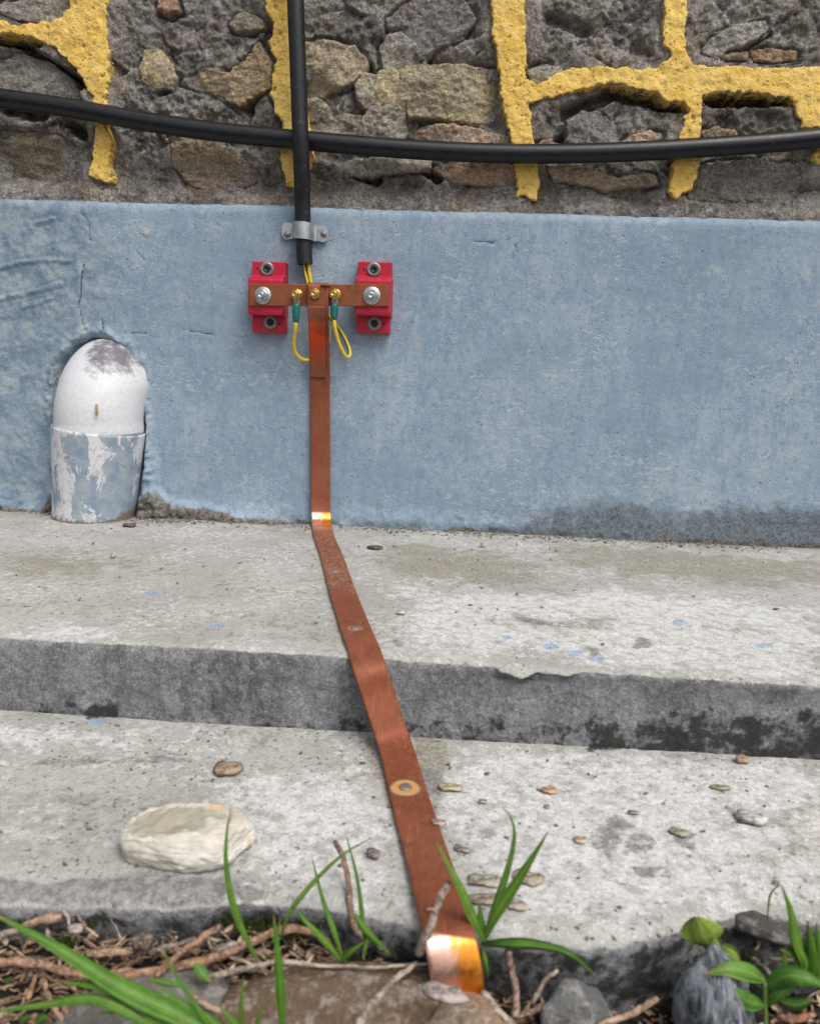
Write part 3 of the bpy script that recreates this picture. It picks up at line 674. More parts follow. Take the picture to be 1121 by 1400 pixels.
def relief(name, polys, parent, mat, yf, yb=.055, edge=.006, step=.002, jag=.0025, jsc=60, bulge=0.0, rough=.002, rsc=45,
           gain=.58, layer=0.0, lsc=30, facets=0, tilt=0.0, seed=0, color=None, pits=0.0, props=None):
    allp = np.array([p for q in polys for p in q]); m = .006
    xs = np.arange(allp[:, 0].min() - m, allp[:, 0].max() + m, step); zs = np.arange(allp[:, 1].min() - m, allp[:, 1].max() + m, step)
    X, Z = np.meshgrid(xs, zs); rng = np.random.RandomState(seed + 11)
    sd = np.max([poly_sd(X, Z, q) for q in polys], 0)
    sd = sd + jag * 2.2 * fbm(X, .0, Z, jsc, 4, .6, seed)
    R = max(.01, sd.max())
    t = np.clip(sd / edge, 0, 1); prof = 1 - (1 - t) ** 2
    y = yf - bulge * sstep(0, R, sd)
    y = y - rough * 2 * fbm(X, .2, Z, rsc, 5, gain, seed + 1)
    if layer: y = y - layer * fbm(X * .22, .0, Z + .12 * X * math.sin(seed), lsc, 4, .55, seed + 2, True)
    if facets:
        c0, c1 = X.mean(), Z.mean(); f = np.full(X.shape, -1e9)
        for k in range(facets):
            a = rng.normal(0, .20, 2); f = np.maximum(f, a[0] * (X - c0) + a[1] * (Z - c1) + rng.uniform(-.004, .002))
        y = y + f * .8
    y = y + tilt * (Z - Z.mean())
    if pits: y = y + pits * sstep(.25, .5, fbm(X, .5, Z, 95, 3, .6, seed + 4))
    ins = sd > -.0045
    Yd = np.where(sd > 0, yb + (y - yb) * (0.55 + .45 * prof), yb)
    V = np.stack([X, Yd, Z], -1).reshape(-1, 3)
    c = ins[:-1, :-1] & ins[1:, :-1] & ins[:-1, 1:] & ins[1:, 1:]
    F = grid_faces(len(zs), len(xs), c)
    if len(F) < 4: return None
    V, F, s = compact(V, F, sd.ravel())
    o = part(name, V, F, mat, parent, attrs={'sd': s}, props=props or {})
    if color: o.color = (*color, 1)
    return o

for i, (pts, colr, yf, lay, fc) in enumerate(STONES):
    relief('stone', [pxpoly(pts, .01)], wall, MS, (.35 * yf + .0085 if i not in (3, 4) else .022), edge=.0022, jag=.0024, jsc=60, bulge=.0, rough=.0036, rsc=62, gain=.74, layer=lay * .7, lsc=75,
           facets=fc + 1, seed=i * 3 + 1, color=tuple(min(.7, q * 1.75) for q in colr), step=.0016, tilt=.12 if yf > .02 else -.05 + .012 * (i % 4))
# the wall carries on past the photograph's edges
rng = np.random.RandomState(5)
far = []
for zc in np.arange(.48, 1.5, .12):
    for xc in np.arange(-1.75, 1.8, .17):
        if -.72 < xc < .55 and zc < .76: continue
        far.append((xc + rng.uniform(-.03, .03), zc + rng.uniform(-.015, .015)))
for k, (xc, zc) in enumerate(far):
    a0 = rng.uniform(0, 6.28); n = 8
    q = [(xc + .068 * rng.uniform(.75, 1.1) * math.cos(a0 + 2 * PI * j / n), zc + .045 * rng.uniform(.75, 1.1) * math.sin(a0 + 2 * PI * j / n)) for j in range(n)]
    relief('stone', [q], wall, MS, .014, edge=.01, jag=.004, step=.008, rough=.004, facets=3, seed=200 + k, color=[TAN, OLV, GRY, PNK, DRK, PAL][k % 6])

for i, polys in enumerate(YEL):
    relief('painted_joint', [pxpoly(p, .005) for p in polys], wall, MY, .0055, yb=.05, edge=.0018, step=.0015, jag=.0028, jsc=95, rough=.0020, rsc=38, gain=.7, pits=.0030, seed=60 + i)
for k, (x0, z0, x1, z1) in enumerate([(-.80, .45, -.78, 1.5), (-.78, .72, .50, .76), (.60, .45, .58, 1.5), (-1.2, .45, -1.18, 1.5), (1.0, .45, 1.02, 1.5), (-1.8, .74, -.82, .72), (.62, .74, 1.8, .72),
                                      (-.35, .78, -.33, 1.5), (.1, .78, .12, 1.5), (-1.8, 1.08, 1.8, 1.1)]):
    P = resample(np.array([[x0, z0], [(x0 + x1) / 2 + .02, (z0 + z1) / 2 + .01], [x1, z1]]), .04); d = np.gradient(P, axis=0); d /= np.linalg.norm(d, axis=1)[:, None]
    nn = np.stack([-d[:, 1], d[:, 0]], 1) * (.02 + .006 * rng.normal(size=len(P)))[:, None]
    relief('painted_joint', [[tuple(p) for p in np.vstack([P + nn, (P - nn)[::-1]])]], wall, MY, .006 + .0006 * k, yb=.05, edge=.005, step=.006, jag=.004, jsc=40, rough=.002, seed=90 + k)

# ------------------------------------------------------------------ blue plinth
PX0, PIPE_C = -.4985, np.array([-.4985, -.0195, 0.0])
pl = thing('plinth', 'pale blue painted cement plinth running along the foot of the stone wall', 'wall', (0, 0, 0))
xs = axis(-.66, .48, .0021, -2.2, 2.2)
zr = np.concatenate([[-.03, -.012], np.arange(-.004, H_PL - .0148, .0021)])
nb = 9; nrow = len(zr) + nb
X = np.repeat(xs[None], nrow, 0); Zb = np.concatenate([zr, np.full(nb, H_PL)])[:, None] * np.ones((1, len(xs)))
big = fbm(X, 0, Zb, 4, 3, .5, 21); mid = fbm(X, 0, Zb, 26, 4, .55, 22); fin = fbm(X, 0, Zb, 120, 3, .6, 23)
left = sstep(-.42, -.52, X + .03 * big)
Yp = .0022 * big - .0008 * mid - .0003 * fin
trow = fbm(X + .25 * Zb, 0, Zb - .12 * X, 30, 4, .55, 25, True)
trow2 = fbm(X + .4 * Zb, 0, Zb - .22 * X, 70, 4, .6, 28, True)
Yp = Yp - left * (.0014 * mid + .0012 * trow + .0010 * trow2 + .0007 * fin)
def crack_d(lines, y=0.0):
    return np.min([seg_dist(X, Zb, pxpoly(l, y)) for l in lines], 0)
CR = [[(101, 279), (112, 290), (121, 302), (123, 316), (124, 328)], [(115, 360), (111, 385), (111, 400), (108, 416), (112, 434), (113, 442), (120, 452)], [(139, 436), (141, 446), (144, 456)],
      [(249, 451), (270, 454), (291, 457)], [(180, 455), (200, 455)], [(186, 342), (197, 355)], [(704, 334), (707, 344)], [(648, 330), (675, 332)]]
TR = [[(0, 366), (14, 361), (30, 358), (61, 355), (97, 356)], [(0, 408), (40, 400), (84, 388)], [(30, 420), (70, 408)], [(48, 305), (74, 298)]]
jit = .0016 * fbm(X, 0, Zb, 160, 2, .6, 24)
dc = crack_d(CR) + jit; dt = crack_d(TR) + jit * 2
Yp = Yp + .0008 * sstep(.003, .0006, dc) - .0016 * sstep(.0045, .0006, dt) + .0006 * sstep(.003, .0005, np.abs(dt - .0045))
dampz = np.interp(X[0], [-.70, -.35, -.22, -.12, .0, .08, .16, .23, .30, .36, .44], [.02, .012, .026, .030, .030, .034, .042, .052, .044, .050, .056])[None]
# bottom: cement pulled out a little onto the ledge
foot = sstep(.035, 0, Zb + .010 * mid + .004 * fin)
peb = np.maximum(0, fbm(X, 0, Zb, 85, 2, .5, 29) - .12); Yp = Yp - .004 * peb * sstep(dampz + .03, dampz - .02, Zb)
Yp = Yp - foot * (.004 + .003 * sstep(-.2, .3, big)) - .0018 * foot * fin
# around the down pipe: broken lumpy plaster and the packed dirt beside its foot
SIL = pxpoly([(72, 720), (73, 640), (72, 585), (76, 530), (84, 496), (100, 473), (124, 460), (150, 461), (176, 472), (192, 494), (198, 520), (199, 560), (206, 590), (204, 640), (190, 720)], 0.0)
sp = -poly_sd(X, Zb, SIL) + .002 * mid + .0065 * sstep(-.50, -.46, X) * (Zb > .02) - .0015
ring = sstep(.0, .004, sp) * sstep(.018, .006, sp) * sstep(.09, .17, Zb)
Yp = Yp - ring * (.003 + .010 * fbm(X, 0, Zb, 70, 4, .65, 31)) + .016 * sstep(.0005, -.006, sp)
rgt = poly_sd(X, Zb, pxpoly([(196, 520), (206, 560), (214, 620), (222, 680), (232, 706), (186, 720), (192, 640), (198, 580)], 0)) + .003 * mid
Yp = Yp - .016 * sstep(-.002, .012, rgt) * (.7 + .6 * fbm(X, 0, Zb, 70, 3, .6, 32))
mound = poly_sd(X, Zb, pxpoly([(180, 725), (190, 678), (210, 664), (238, 683), (270, 688), (300, 693), (350, 701), (400, 712), (400, 730)], 0)) + .004 * mid
lm = poly_sd(X, Zb, pxpoly([(-10, 700), (-10, 680), (30, 690), (60, 694), (80, 662), (92, 730), (0, 730)], 0)) + .003 * mid
mm_ = np.maximum(sstep(-.004, .012, mound), sstep(-.003, .008, lm))
Yp = Yp - mm_ * (.008 + .006 * fbm(X, 0, Zb, 90, 3, .6, 33) + .003 * fin)
# masks
damp = sstep(dampz + .028, dampz - .034, Zb + .008 * mid) * (.62 + .38 * sstep(.0, .16, X))
damp = np.maximum(damp, .9 * sstep(.016, .002, Zb + .008 * mid) * sstep(-.12, .06, X))
damp = damp * (1 - .55 * sstep(.014, .0, np.abs(Zb - .018 - .006 * big)) * sstep(.16, .05, X))
damp = np.maximum(damp, .55 * sstep(.007, .001, np.abs(sp - .003)) * sstep(-.1, .3, mid))
damp = np.maximum(damp, .55 * sstep(.01, .03, left * .03 + 0 * X) * sstep(.2, .6, fbm(X, 0, Zb, 9, 4, .6, 41)))
dirt = np.maximum(.95 * mm_, .75 * sstep(.012, .002, Zb + .006 * mid) * sstep(.0, .22, fbm(X, 0, Zb, 12, 3, .5, 42) + .15))
crack = np.maximum(sstep(.0030, .0004, dc), sstep(.0030, .0002, np.abs(sp)) * .9 * sstep(.0, .25, mid + .12))
crack = np.maximum(crack, .55 * sstep(.003, .0005, np.abs(dt - .003)) * sstep(.15, -.1, mid))
SCR = [[(1016, 628), (1026, 590), (1032, 560), (1044, 512)], [(496, 326), (580, 314)], [(905, 446), (1000, 470)], [(1040, 620), (1110, 640)], [(1080, 560), (1068, 600)]]
bare = .60 * sstep(.0022, .0004, crack_d(SCR) + jit)
flake = gp = np.hypot(X - WY(200, 318)[0], (Zb - WY(200, 318)[2]) * 1.3); bare = np.maximum(bare, .9 * sstep(.006, .003, gp + jit)); Yp = Yp - .0015 * sstep(.006, .003, gp)
bare = np.maximum(bare, .40 * sstep(.02, -.0, np.hypot(X + .155, (Zb - .19) * .8) - .02 + .02 * mid))
wav = .0022 * fbm(X, 0, 0.0 * Zb, 9, 3, .5, 26) + .0007 * fbm(X, 0, Zb, 90, 3, .6, 27)
k = np.clip(np.arange(nrow) - len(zr) + 1, 0, nb)[:, None]
bv = [(0, 0)] + [(.0, -.012), (.0006, -.009), (.0018, -.0062), (.0040, -.0034), (.0072, -.0014), (.0115, -.0003), (.018, 0), (.028, .001), (.05, .001)]
bo = np.array([b[0] for b in bv])[k]; zo = np.array([b[1] for b in bv])[k]
Yp = Yp + bo; Zp = np.where(k > 0, H_PL + zo + wav, Zb + wav * sstep(.33, H_PL - .016, Zb))
V = np.stack([X, Yp, Zp], -1).reshape(-1, 3)
m1 = np.stack([damp, dirt, crack, bare], -1).reshape(-1, 4) * (1 - (k > 0))[:, :, None].repeat(len(xs), 1).reshape(-1, 1)
part('cement_face', V, grid_faces(nrow, len(xs)), MP, pl, attrs={'m1': m1, 'm4': (left * (.75 + .5 * big)).ravel()})

# ------------------------------------------------------------------ concrete ledges
def ell(px, py, rx, ry, z, n=10, seed=0):
    r_ = np.random.RandomState(seed + int(px)); o = r_.uniform(.75, 1.2, n)
    return gpoly([(px + rx * o[i] * math.cos(2 * PI * i / n), py + ry * o[i] * math.sin(2 * PI * i / n)) for i in range(n)], z)
def soft(polys, X, Y, wdt=.01, amp=.004, sc=40, seed=0):
    m = np.zeros(X.shape); nz = fbm(X, Y, 0, sc, 4, .6, seed)
    for p in polys: m = np.maximum(m, sstep(-wdt, wdt, poly_sd(X, Y, p) + amp * nz))
    return m

# upper ledge: tread then riser
xs = axis(-.62, .46, .0023, -2.2, 2.2)
yt = np.concatenate([[.04, .01], np.arange(-.004, -D_UP + .010, -.0029)])
nc, nr_ = 7, 32
ny = len(yt) + nc + nr_
X = np.repeat(xs[None], ny, 0)
rows_y, rows_z, kind = [], [], []
for v in yt: rows_y.append(v); rows_z.append(0.0); kind.append(0.0)
rr = .0065
for i in range(nc):
    a = PI / 2 * (i + .5) / nc; rows_y.append(-D_UP + rr - rr * math.sin(a)); rows_z.append(-rr + rr * math.cos(a)); kind.append((i + .5) / nc)
for v in np.linspace(-rr, -RISE - .012, nr_): rows_y.append(-D_UP); rows_z.append(v); kind.append(1.0)
Yr, Zr, Kr = [np.array(a)[:, None] * np.ones((1, len(xs))) for a in (rows_y, rows_z, kind)]
g1 = fbm(X, Yr, Zr, 5, 3, .5, 51); g2 = fbm(X, Yr, Zr, 30, 4, .6, 52); g3 = fbm(X, Yr, Zr, 130, 3, .65, 53)
Zu = Zr + (1 - Kr) * (.0022 * g1 + .0012 * g2 + .0007 * g3)
Yu = Yr - Kr * (.0030 * g1 + .0016 * g2 + .0011 * g3)
edge = np.exp(-((Yr + D_UP) ** 2 + Zr ** 2) / (2 * .010 ** 2))
ew = fbm(X, 0, 0, 14, 4, .6, 54)
Yu = Yu + edge * .0035 * ew; Zu = Zu - edge * .0025 * np.maximum(0, fbm(X, 0, 0, 45, 3, .6, 55))
Yu = Yu - edge * np.interp(X, [-.55, -.2, 0, .25], [0.004, -.004, .0, .004])
# the crumbled lip of cement on the edge
lip = poly_sd(X, Zr, pxpoly([(668, 902), (690, 897), (745, 902), (800, 908), (786, 921), (750, 920), (735, 917), (712, 926), (684, 918)], -D_UP)) + .0022 * g2 + .0016 * g3
lipm = sstep(-.0015, .0015, lip) * Kr
Yu = Yu - lipm * (.0075 + .003 * g2 + .002 * g3); Yu = Yu + Kr * .005 * sstep(.004, .0, np.abs(lip + .004)) * (Zr < -.01)
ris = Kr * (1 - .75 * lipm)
P0 = lambda L, z: [gpoly(l, z) for l in L]
olive = soft(P0([[(540, 742), (640, 748), (760, 770), (762, 800), (680, 806), (560, 790), (500, 770)], [(690, 836), (760, 840), (850, 845), (860, 868), (780, 866), (700, 852)],
                 [(740, 738), (900, 750), (1121, 766), (1160, 800), (1000, 800), (860, 790), (760, 770)], [(0, 760), (80, 750), (190, 770), (120, 792), (0, 790)], [(930, 850), (1020, 852), (1060, 866), (980, 868)]], 0), X, Yu, .045, .06, 17, 61) * .85 * (1 - Kr)
olive = np.maximum(olive, .55 * sstep(-.14, -.0, Yr) * (1 - Kr))
gry = soft(P0([[(860, 872), (888, 868), (894, 884), (868, 888)], [(800, 884), (822, 882), (826, 894), (806, 898)], [(536, 876), (552, 874), (552, 886), (538, 886)], [(426, 870), (446, 872), (440, 878), (424, 876)], [(690, 838), (750, 850), (775, 858), (720, 856)]], 0), X, Yu, .006, .006, 60, 62) * .8 * (1 - Kr)
wht = soft(P0([[(540, 800), (680, 812), (840, 800), (1121, 830), (1150, 940), (900, 920), (560, 888), (530, 850)], [(40, 845), (150, 850), (190, 880), (60, 872)]], 0), X, Yu, .04, .06, 15, 63) * .62 * (1 - Kr)
blu = np.zeros(X.shape)
for (px, py, rx, ry) in [(753, 884, 11, 7), (786, 893, 12, 5), (817, 900, 14, 4), (297, 856, 13, 4), (1045, 882, 13, 4), (928, 851, 11, 4), (692, 871, 7, 4), (210, 811, 12, 4), (681, 878, 5, 3)]:
    blu = np.maximum(blu, np.clip(.5 + poly_sd(X, Yu, ell(px, py, rx, ry, 0, 11, 3)) / .008, 0, 1) * (1 - Kr))
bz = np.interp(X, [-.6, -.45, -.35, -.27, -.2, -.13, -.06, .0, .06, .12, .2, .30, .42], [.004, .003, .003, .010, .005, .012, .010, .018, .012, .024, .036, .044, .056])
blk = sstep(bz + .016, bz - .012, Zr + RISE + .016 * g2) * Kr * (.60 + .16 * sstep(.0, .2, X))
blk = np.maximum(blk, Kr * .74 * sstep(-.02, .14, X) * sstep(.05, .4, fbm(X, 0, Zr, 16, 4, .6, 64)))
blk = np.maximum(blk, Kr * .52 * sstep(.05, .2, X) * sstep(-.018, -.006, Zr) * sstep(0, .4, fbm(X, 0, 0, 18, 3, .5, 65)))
V = np.stack([X, Yu, Zu], -1).reshape(-1, 3)
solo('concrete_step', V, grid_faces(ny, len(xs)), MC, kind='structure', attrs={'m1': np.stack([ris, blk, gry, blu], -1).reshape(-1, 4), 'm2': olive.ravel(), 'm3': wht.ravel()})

# lower ledge, its front edge worn and undercut above the soil
xs = axis(-.42, .36, .0019, -2.2, 2.2)
yt = np.concatenate([[-D_UP + .05, -D_UP + .01], np.arange(-D_UP + .004, Y_EDGE_LO + .012, -.0022)])
nc, nr_ = 9, 26
rr = .010
rows_y, rows_z, kind = list(yt), [Z_LO] * len(yt), [0.0] * len(yt)
for i in range(nc):
    a = PI / 2 * (i + .5) / nc; rows_y.append(Y_EDGE_LO + rr - rr * math.sin(a)); rows_z.append(Z_LO - rr + rr * math.cos(a)); kind.append((i + .5) / nc)
for i, v in enumerate(np.linspace(0, 1, nr_)): rows_y.append(Y_EDGE_LO + .012 * v); rows_z.append(Z_LO - rr - .09 * v); kind.append(1.0)
ny = len(rows_y); X = np.repeat(xs[None], ny, 0)
Yr, Zr, Kr = [np.array(a)[:, None] * np.ones((1, len(xs))) for a in (rows_y, rows_z, kind)]
g1 = fbm(X, Yr, Zr, 5, 3, .5, 71); g2 = fbm(X, Yr, Zr, 30, 4, .6, 72); g3 = fbm(X, Yr, Zr, 130, 3, .65, 73)
# the measured front edge
ep = np.array([GZ(px, py, Z_LO) for px, py in [(-60, 1222), (0, 1226), (150, 1232), (250, 1236), (330, 1228), (440, 1236), (520, 1250), (565, 1260), (600, 1270), (700, 1280), (800, 1288), (860, 1286), (930, 1266), (985, 1252), (1030, 1246), (1121, 1258), (1200, 1260)]])
eo = np.interp(X, ep[:, 0], ep[:, 1]) - Y_EDGE_LO
ramp = sstep(-D_UP - .06, Y_EDGE_LO, Yr)
Yl = Yr + eo * ramp + (Kr > 0) * (.003 * fbm(X, 0, 0, 22, 4, .6, 74) + .0016 * g3) - Kr * (.003 * g2 + .0016 * g3)
Zl = Zr + (1 - Kr) * (.0018 * g1 + .0011 * g2 + .0006 * g3)
lb = soft([gpoly([(-30, 1196), (60, 1206), (160, 1200), (210, 1190), (300, 1204), (350, 1214), (420, 1222), (440, 1260), (-30, 1270)], Z_LO)], X, Yl, .006, .008, 30, 75)
Zl = Zl - lb * .003 * sstep(-.70, -.73, Yl)
Kb = sstep(.2, .9, Kr)
gry = np.maximum(lb * 1.1, .75 * soft(P0([[(36, 1038), (130, 1036), (262, 1034), (262, 1044), (130, 1050), (48, 1050)], [(172, 1128), (240, 1118), (240, 1165), (170, 1178)], [(850, 1140), (880, 1132), (905, 1150), (890, 1172), (850, 1168)], [(900, 1128), (948, 1138), (955, 1165), (925, 1160)], [(860, 1182), (920, 1180), (900, 1204), (870, 1200)],
      [(800, 1140), (840, 1110), (870, 1130), (830, 1180)], [(636, 1138), (676, 1134), (678, 1146), (640, 1148)], [(570, 1050), (615, 1052), (600, 1090), (578, 1086)], [(986, 1100), (1030, 1110), (1050, 1136), (1000, 1130)]], Z_LO), X, Yl, .007, .008, 40, 76))
olive = 1.25 * soft(P0([[(505, 1005), (530, 1030), (575, 1130), (568, 1160), (545, 1140), (518, 1075), (498, 1030)], [(560, 1005), (612, 1008), (606, 1060), (596, 1110), (600, 1135), (575, 1060)]], Z_LO), X, Yl, .006, .006, 30, 77)
olive = np.maximum(olive, .42 * soft(P0([[(-20, 1080), (80, 1070), (150, 1110), (140, 1170), (20, 1180), (-20, 1170)], [(980, 1120), (1121, 1080), (1160, 1200), (1040, 1210)]], Z_LO), X, Yl, .02, .02, 14, 78))
wht = .6 * soft(P0([[(620, 1016), (1121, 1050), (1160, 1240), (700, 1276), (640, 1200), (600, 1110)], [(200, 1180), (330, 1060), (500, 1040), (560, 1240), (420, 1225), (330, 1200)], [(-20, 985), (200, 1000), (180, 1030), (-20, 1030)]], Z_LO), X, Yl, .02, .02, 14, 79)
blu = np.clip(.44 + poly_sd(X, Yl, ell(132, 988, 17, 5, Z_LO, 11, 5)) / .012, 0, 1)
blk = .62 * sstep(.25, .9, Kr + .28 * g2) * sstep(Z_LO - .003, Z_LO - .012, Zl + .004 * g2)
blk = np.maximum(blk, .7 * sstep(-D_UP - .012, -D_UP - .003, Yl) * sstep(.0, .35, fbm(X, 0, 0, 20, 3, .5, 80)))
V = np.stack([X, Yl, Zl], -1).reshape(-1, 3)
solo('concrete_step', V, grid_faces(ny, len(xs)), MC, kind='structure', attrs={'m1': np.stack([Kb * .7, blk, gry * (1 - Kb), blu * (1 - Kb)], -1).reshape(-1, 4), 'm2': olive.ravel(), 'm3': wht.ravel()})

# soil, out to the horizon
xs = axis(-.34, .34, .003, -60, 60, 1.5); ys = axis(-.92, -.67, .003, -60, 40, 1.5)
X, Y = np.meshgrid(xs, ys)
def soil_z(x, y):
    n = fbm(x, y, 0, 14, 4, .55, 81) * .009 + fbm(x, y, 0, 70, 3, .6, 82) * .004
    fade = sstep(.9, .4, np.abs(x)) * sstep(-1.2, -.95, y)
    dip = .014 * sstep(-.77, -.735, y) * sstep(.03, -.05, x) - .010 * sstep(.04, .12, x) * sstep(-.77, -.73, y)
    return Z_SOIL - .01 + (n + dip) * fade - .25 * sstep(-.66, -.62, y) - .03 * (1 - fade)
V = np.stack([X, Y, soil_z(X, Y)], -1).reshape(-1, 3)
solo('ground', V, grid_faces(len(ys), len(xs)), M_SOIL, kind='structure')

# ------------------------------------------------------------------ down pipe elbow
dp = thing('drain_pipe', 'white pipe elbow coming out of the blue plinth, peeling blue paint on its lower half', 'drain pipe', (PX0, -.02, 0))
def swept(P, r, seg=64):
    P = np.asarray(P, float); V, F = tube(P, r, seg, True); return V, F
zj = .1235
Pl = [np.array([PX0 + .012 * (z / zj), -.0195, z]) for z in np.linspace(-.012, zj, 40)]
rl = np.interp(np.linspace(0, 1, 40), [0, .25, .8, 1], [.0545, .0555, .0600, .0612])
V, F = swept(Pl, rl)
st = sstep(.018, -.004, V[:, 2]) * .8 + .5 * sstep(.04, .055, V[:, 0] - PX0) * sstep(.08, .0, V[:, 2])
lo = part('pipe_socket', V, F, M_PB, dp, attrs={'st': st})
V, F = tube([PX0 + .012 + (.0613) * np.array([math.cos(a), math.sin(a), 0]) + np.array([0, -.0195, zj + .0006 * math.sin(3 * a)]) for a in np.linspace(0, 2 * PI, 80)], .0013, 8, False)
part('rim', V, F, M_PW, dp, attrs={'st': np.zeros(len(V))})
R = .052; xc = PX0 + .0125
Pe = [np.array([xc, -.0195, z]) for z in np.linspace(.119, .139, 8)]
for a in np.linspace(0, PI / 2, 30)[1:]: Pe.append(np.array([xc + .004 * math.sin(a), -.0195 + R - R * math.cos(a), .139 + R * math.sin(a)]))
Pe.append(Pe[-1] + np.array([0, .03, 0]))
re = np.full(len(Pe), .0580); re[:4] = .0585
V, F = swept(Pe, re, 72)
# the swollen moulding on the right shoulder
gb = np.exp(-(((V[:, 2] - .185) / .016) ** 2)) * sstep(.02, .055, V[:, 0] - xc); V[:, 0] += .0018 * gb
tp = WY(156, 484, -.03)
st = sstep(.056, .016, np.sqrt(((V[:, 0] - tp[0]) * .95) ** 2 + ((V[:, 2] - tp[2] - .008) * .95) ** 2) + .012 * fbm(V[:, 0], V[:, 1], V[:, 2], 40, 4, .6, 91)) * .95
el = part('elbow', V, F, M_PW, dp, attrs={'st': st})
c = GZ(0, 0, 0)
q = WY(132, 560, -.078); V, F = bbox_round(q[0] - .0014, q[0] + .0014, q[1] - .0012, q[1] + .002, q[2] - .007, q[2] + .007, .0008)
part('mould_mark', V, F, mat_simple('ochre_stain', (.35, .27, .12), .7), dp)

# ------------------------------------------------------------------ cables
def cable(name, label, cat, P, r, mat, seg=20, step=.006, group=None, wob=0.0):
    P = resample(cat_mull(P, 10), step); V, F = tube(P, r, seg, True, wob)
    return solo(name, V, F, mat, label, cat, group)
hc = [(-260, 104), (-120, 118), (0, 133.5), (100, 148), (200, 166), (300, 180), (400, 190), (500, 199), (600, 206), (700, 209.5), (800, 209), (900, 205), (1000, 198.5), (1060, 194), (1121, 188), (1240, 176), (1400, 155)]
HP = [WY(x, y, -.0085) for x, y in hc]
a, b = HP[0], HP[-1]
HP = [np.array([-2.2, -.0085, a[2] + .18])] + HP + [np.array([2.2, -.0085, b[2] + .2])]
cable('electric_cable', 'thick black cable sagging horizontally across the stone wall, behind the upright conduit', 'cable', HP, .0118, M_CABLE)
vp = [(401, -160, -.031), (402.5, -60, -.0312), (404, 0, -.0312), (407, 80, -.0315), (409.5, 150, -.0315), (411, 190, -.0312), (412.5, 235, -.025), (413.5, 275, -.016), (414, 305, -.0128), (415, 325, -.0122), (417, 361, -.0125)]
P = [WY(*v) for v in vp]; P = [P[0] + np.array([-.01, 0, 1.0])] + P
P = resample(cat_mull(P, 10), .005); Vo, Fo = tube(P, .0103, 24, False)
Pi = P[::-1][:12]; n_ = len(Vo)
# hollow end: a lip turned inside
T = (P[-1] - P[-2]) / np.linalg.norm(P[-1] - P[-2])
V1, F1 = tube([P[-1], P[-1] - T * .0005, P[-1] - T * .03], [.0103, .0082, .0078], 24, False)
V, F = join((Vo, Fo), (V1, F1))
solo('conduit', V, F, M_COND, 'black plastic conduit running straight down the wall to just above the red blocks', 'conduit')
cb = P[-1]
# clamp
cl = thing('pipe_clamp', 'galvanised metal saddle clamp holding the black conduit to the plinth', 'clamp', WY(416, 318, 0))
s = WY(414, 316, -.012)
def strap_pts():
    pts = []
    wl = WY(385.5, 319, -.004); wr = WY(449, 320, -.004)
    for x in np.linspace(wl[0], s[0] - .0155, 10): pts.append((x, -.0042))
    for a in np.linspace(0, PI, 22): pts.append((s[0] - .0120 * math.cos(a), -.0125 - .0122 * math.sin(a)))
    pts[10:10] = [(s[0] - .0135, -.0052), (s[0] - .0123, -.0075)]
    pts += [(s[0] + .0123, -.0075), (s[0] + .0135, -.0052)]
    for x in np.linspace(s[0] + .0155, wr[0], 10): pts.append((x, -.0042))
    return np.array(pts)
sp_ = strap_pts(); n = len(sp_); V = []; tt = np.gradient(sp_, axis=0); tt /= np.linalg.norm(tt, axis=1)[:, None]; nn = np.stack([tt[:, 1], -tt[:, 0]], 1)
zc = s[2]
for i in range(n):
    dx = min(sp_[i, 0] - sp_[0, 0], sp_[-1, 0] - sp_[i, 0]); hw = .0105 * (1 if dx > .006 else math.sqrt(max(.05, 1 - ((.006 - dx) / .0066) ** 2)))
    if .010 < dx < .018: hw *= .93
    tl = -.0015 * (sp_[i, 0] - s[0]) / .03
    for (sgn, o_) in ((-1, 0), (-1, .0016), (1, .0016), (1, 0)):
        rib = .0006 * math.exp(-((dx - .030) / .006) ** 2)
        V.append((sp_[i, 0] + nn[i, 0] * o_, sp_[i, 1] + nn[i, 1] * o_, zc + sgn * hw + tl))
F = []
for i in range(n - 1):
    for k in range(4): F.append((i * 4 + k, i * 4 + (k + 1) % 4, (i + 1) * 4 + (k + 1) % 4, (i + 1) * 4 + k))
F += [(3, 2, 1, 0), tuple((n - 1) * 4 + k for k in range(4))]
o = part('saddle', V, F, M_GALV, cl); o.data.polygons.foreach_set('use_smooth', np.zeros(len(F), bool))
for px, py in ((392.8, 320.4), (442.6, 319.4)):
    q = WY(px, py, -.0058)
    part('screw', *join(lathe([(.0001, -.001), (.0046, -.001), (.0046, .0004), (.0036, .0014), (.0001, .0016)], q, (0, -1, 0), 20), prism([(.0016, -.0016), (.0016, .0016), (-.0016, .0016), (-.0016, -.0016)], q - np.array([0, .0012, 0]), (0, -1, 0), (0, 0, 1), .0016)), M_WASH, cl)

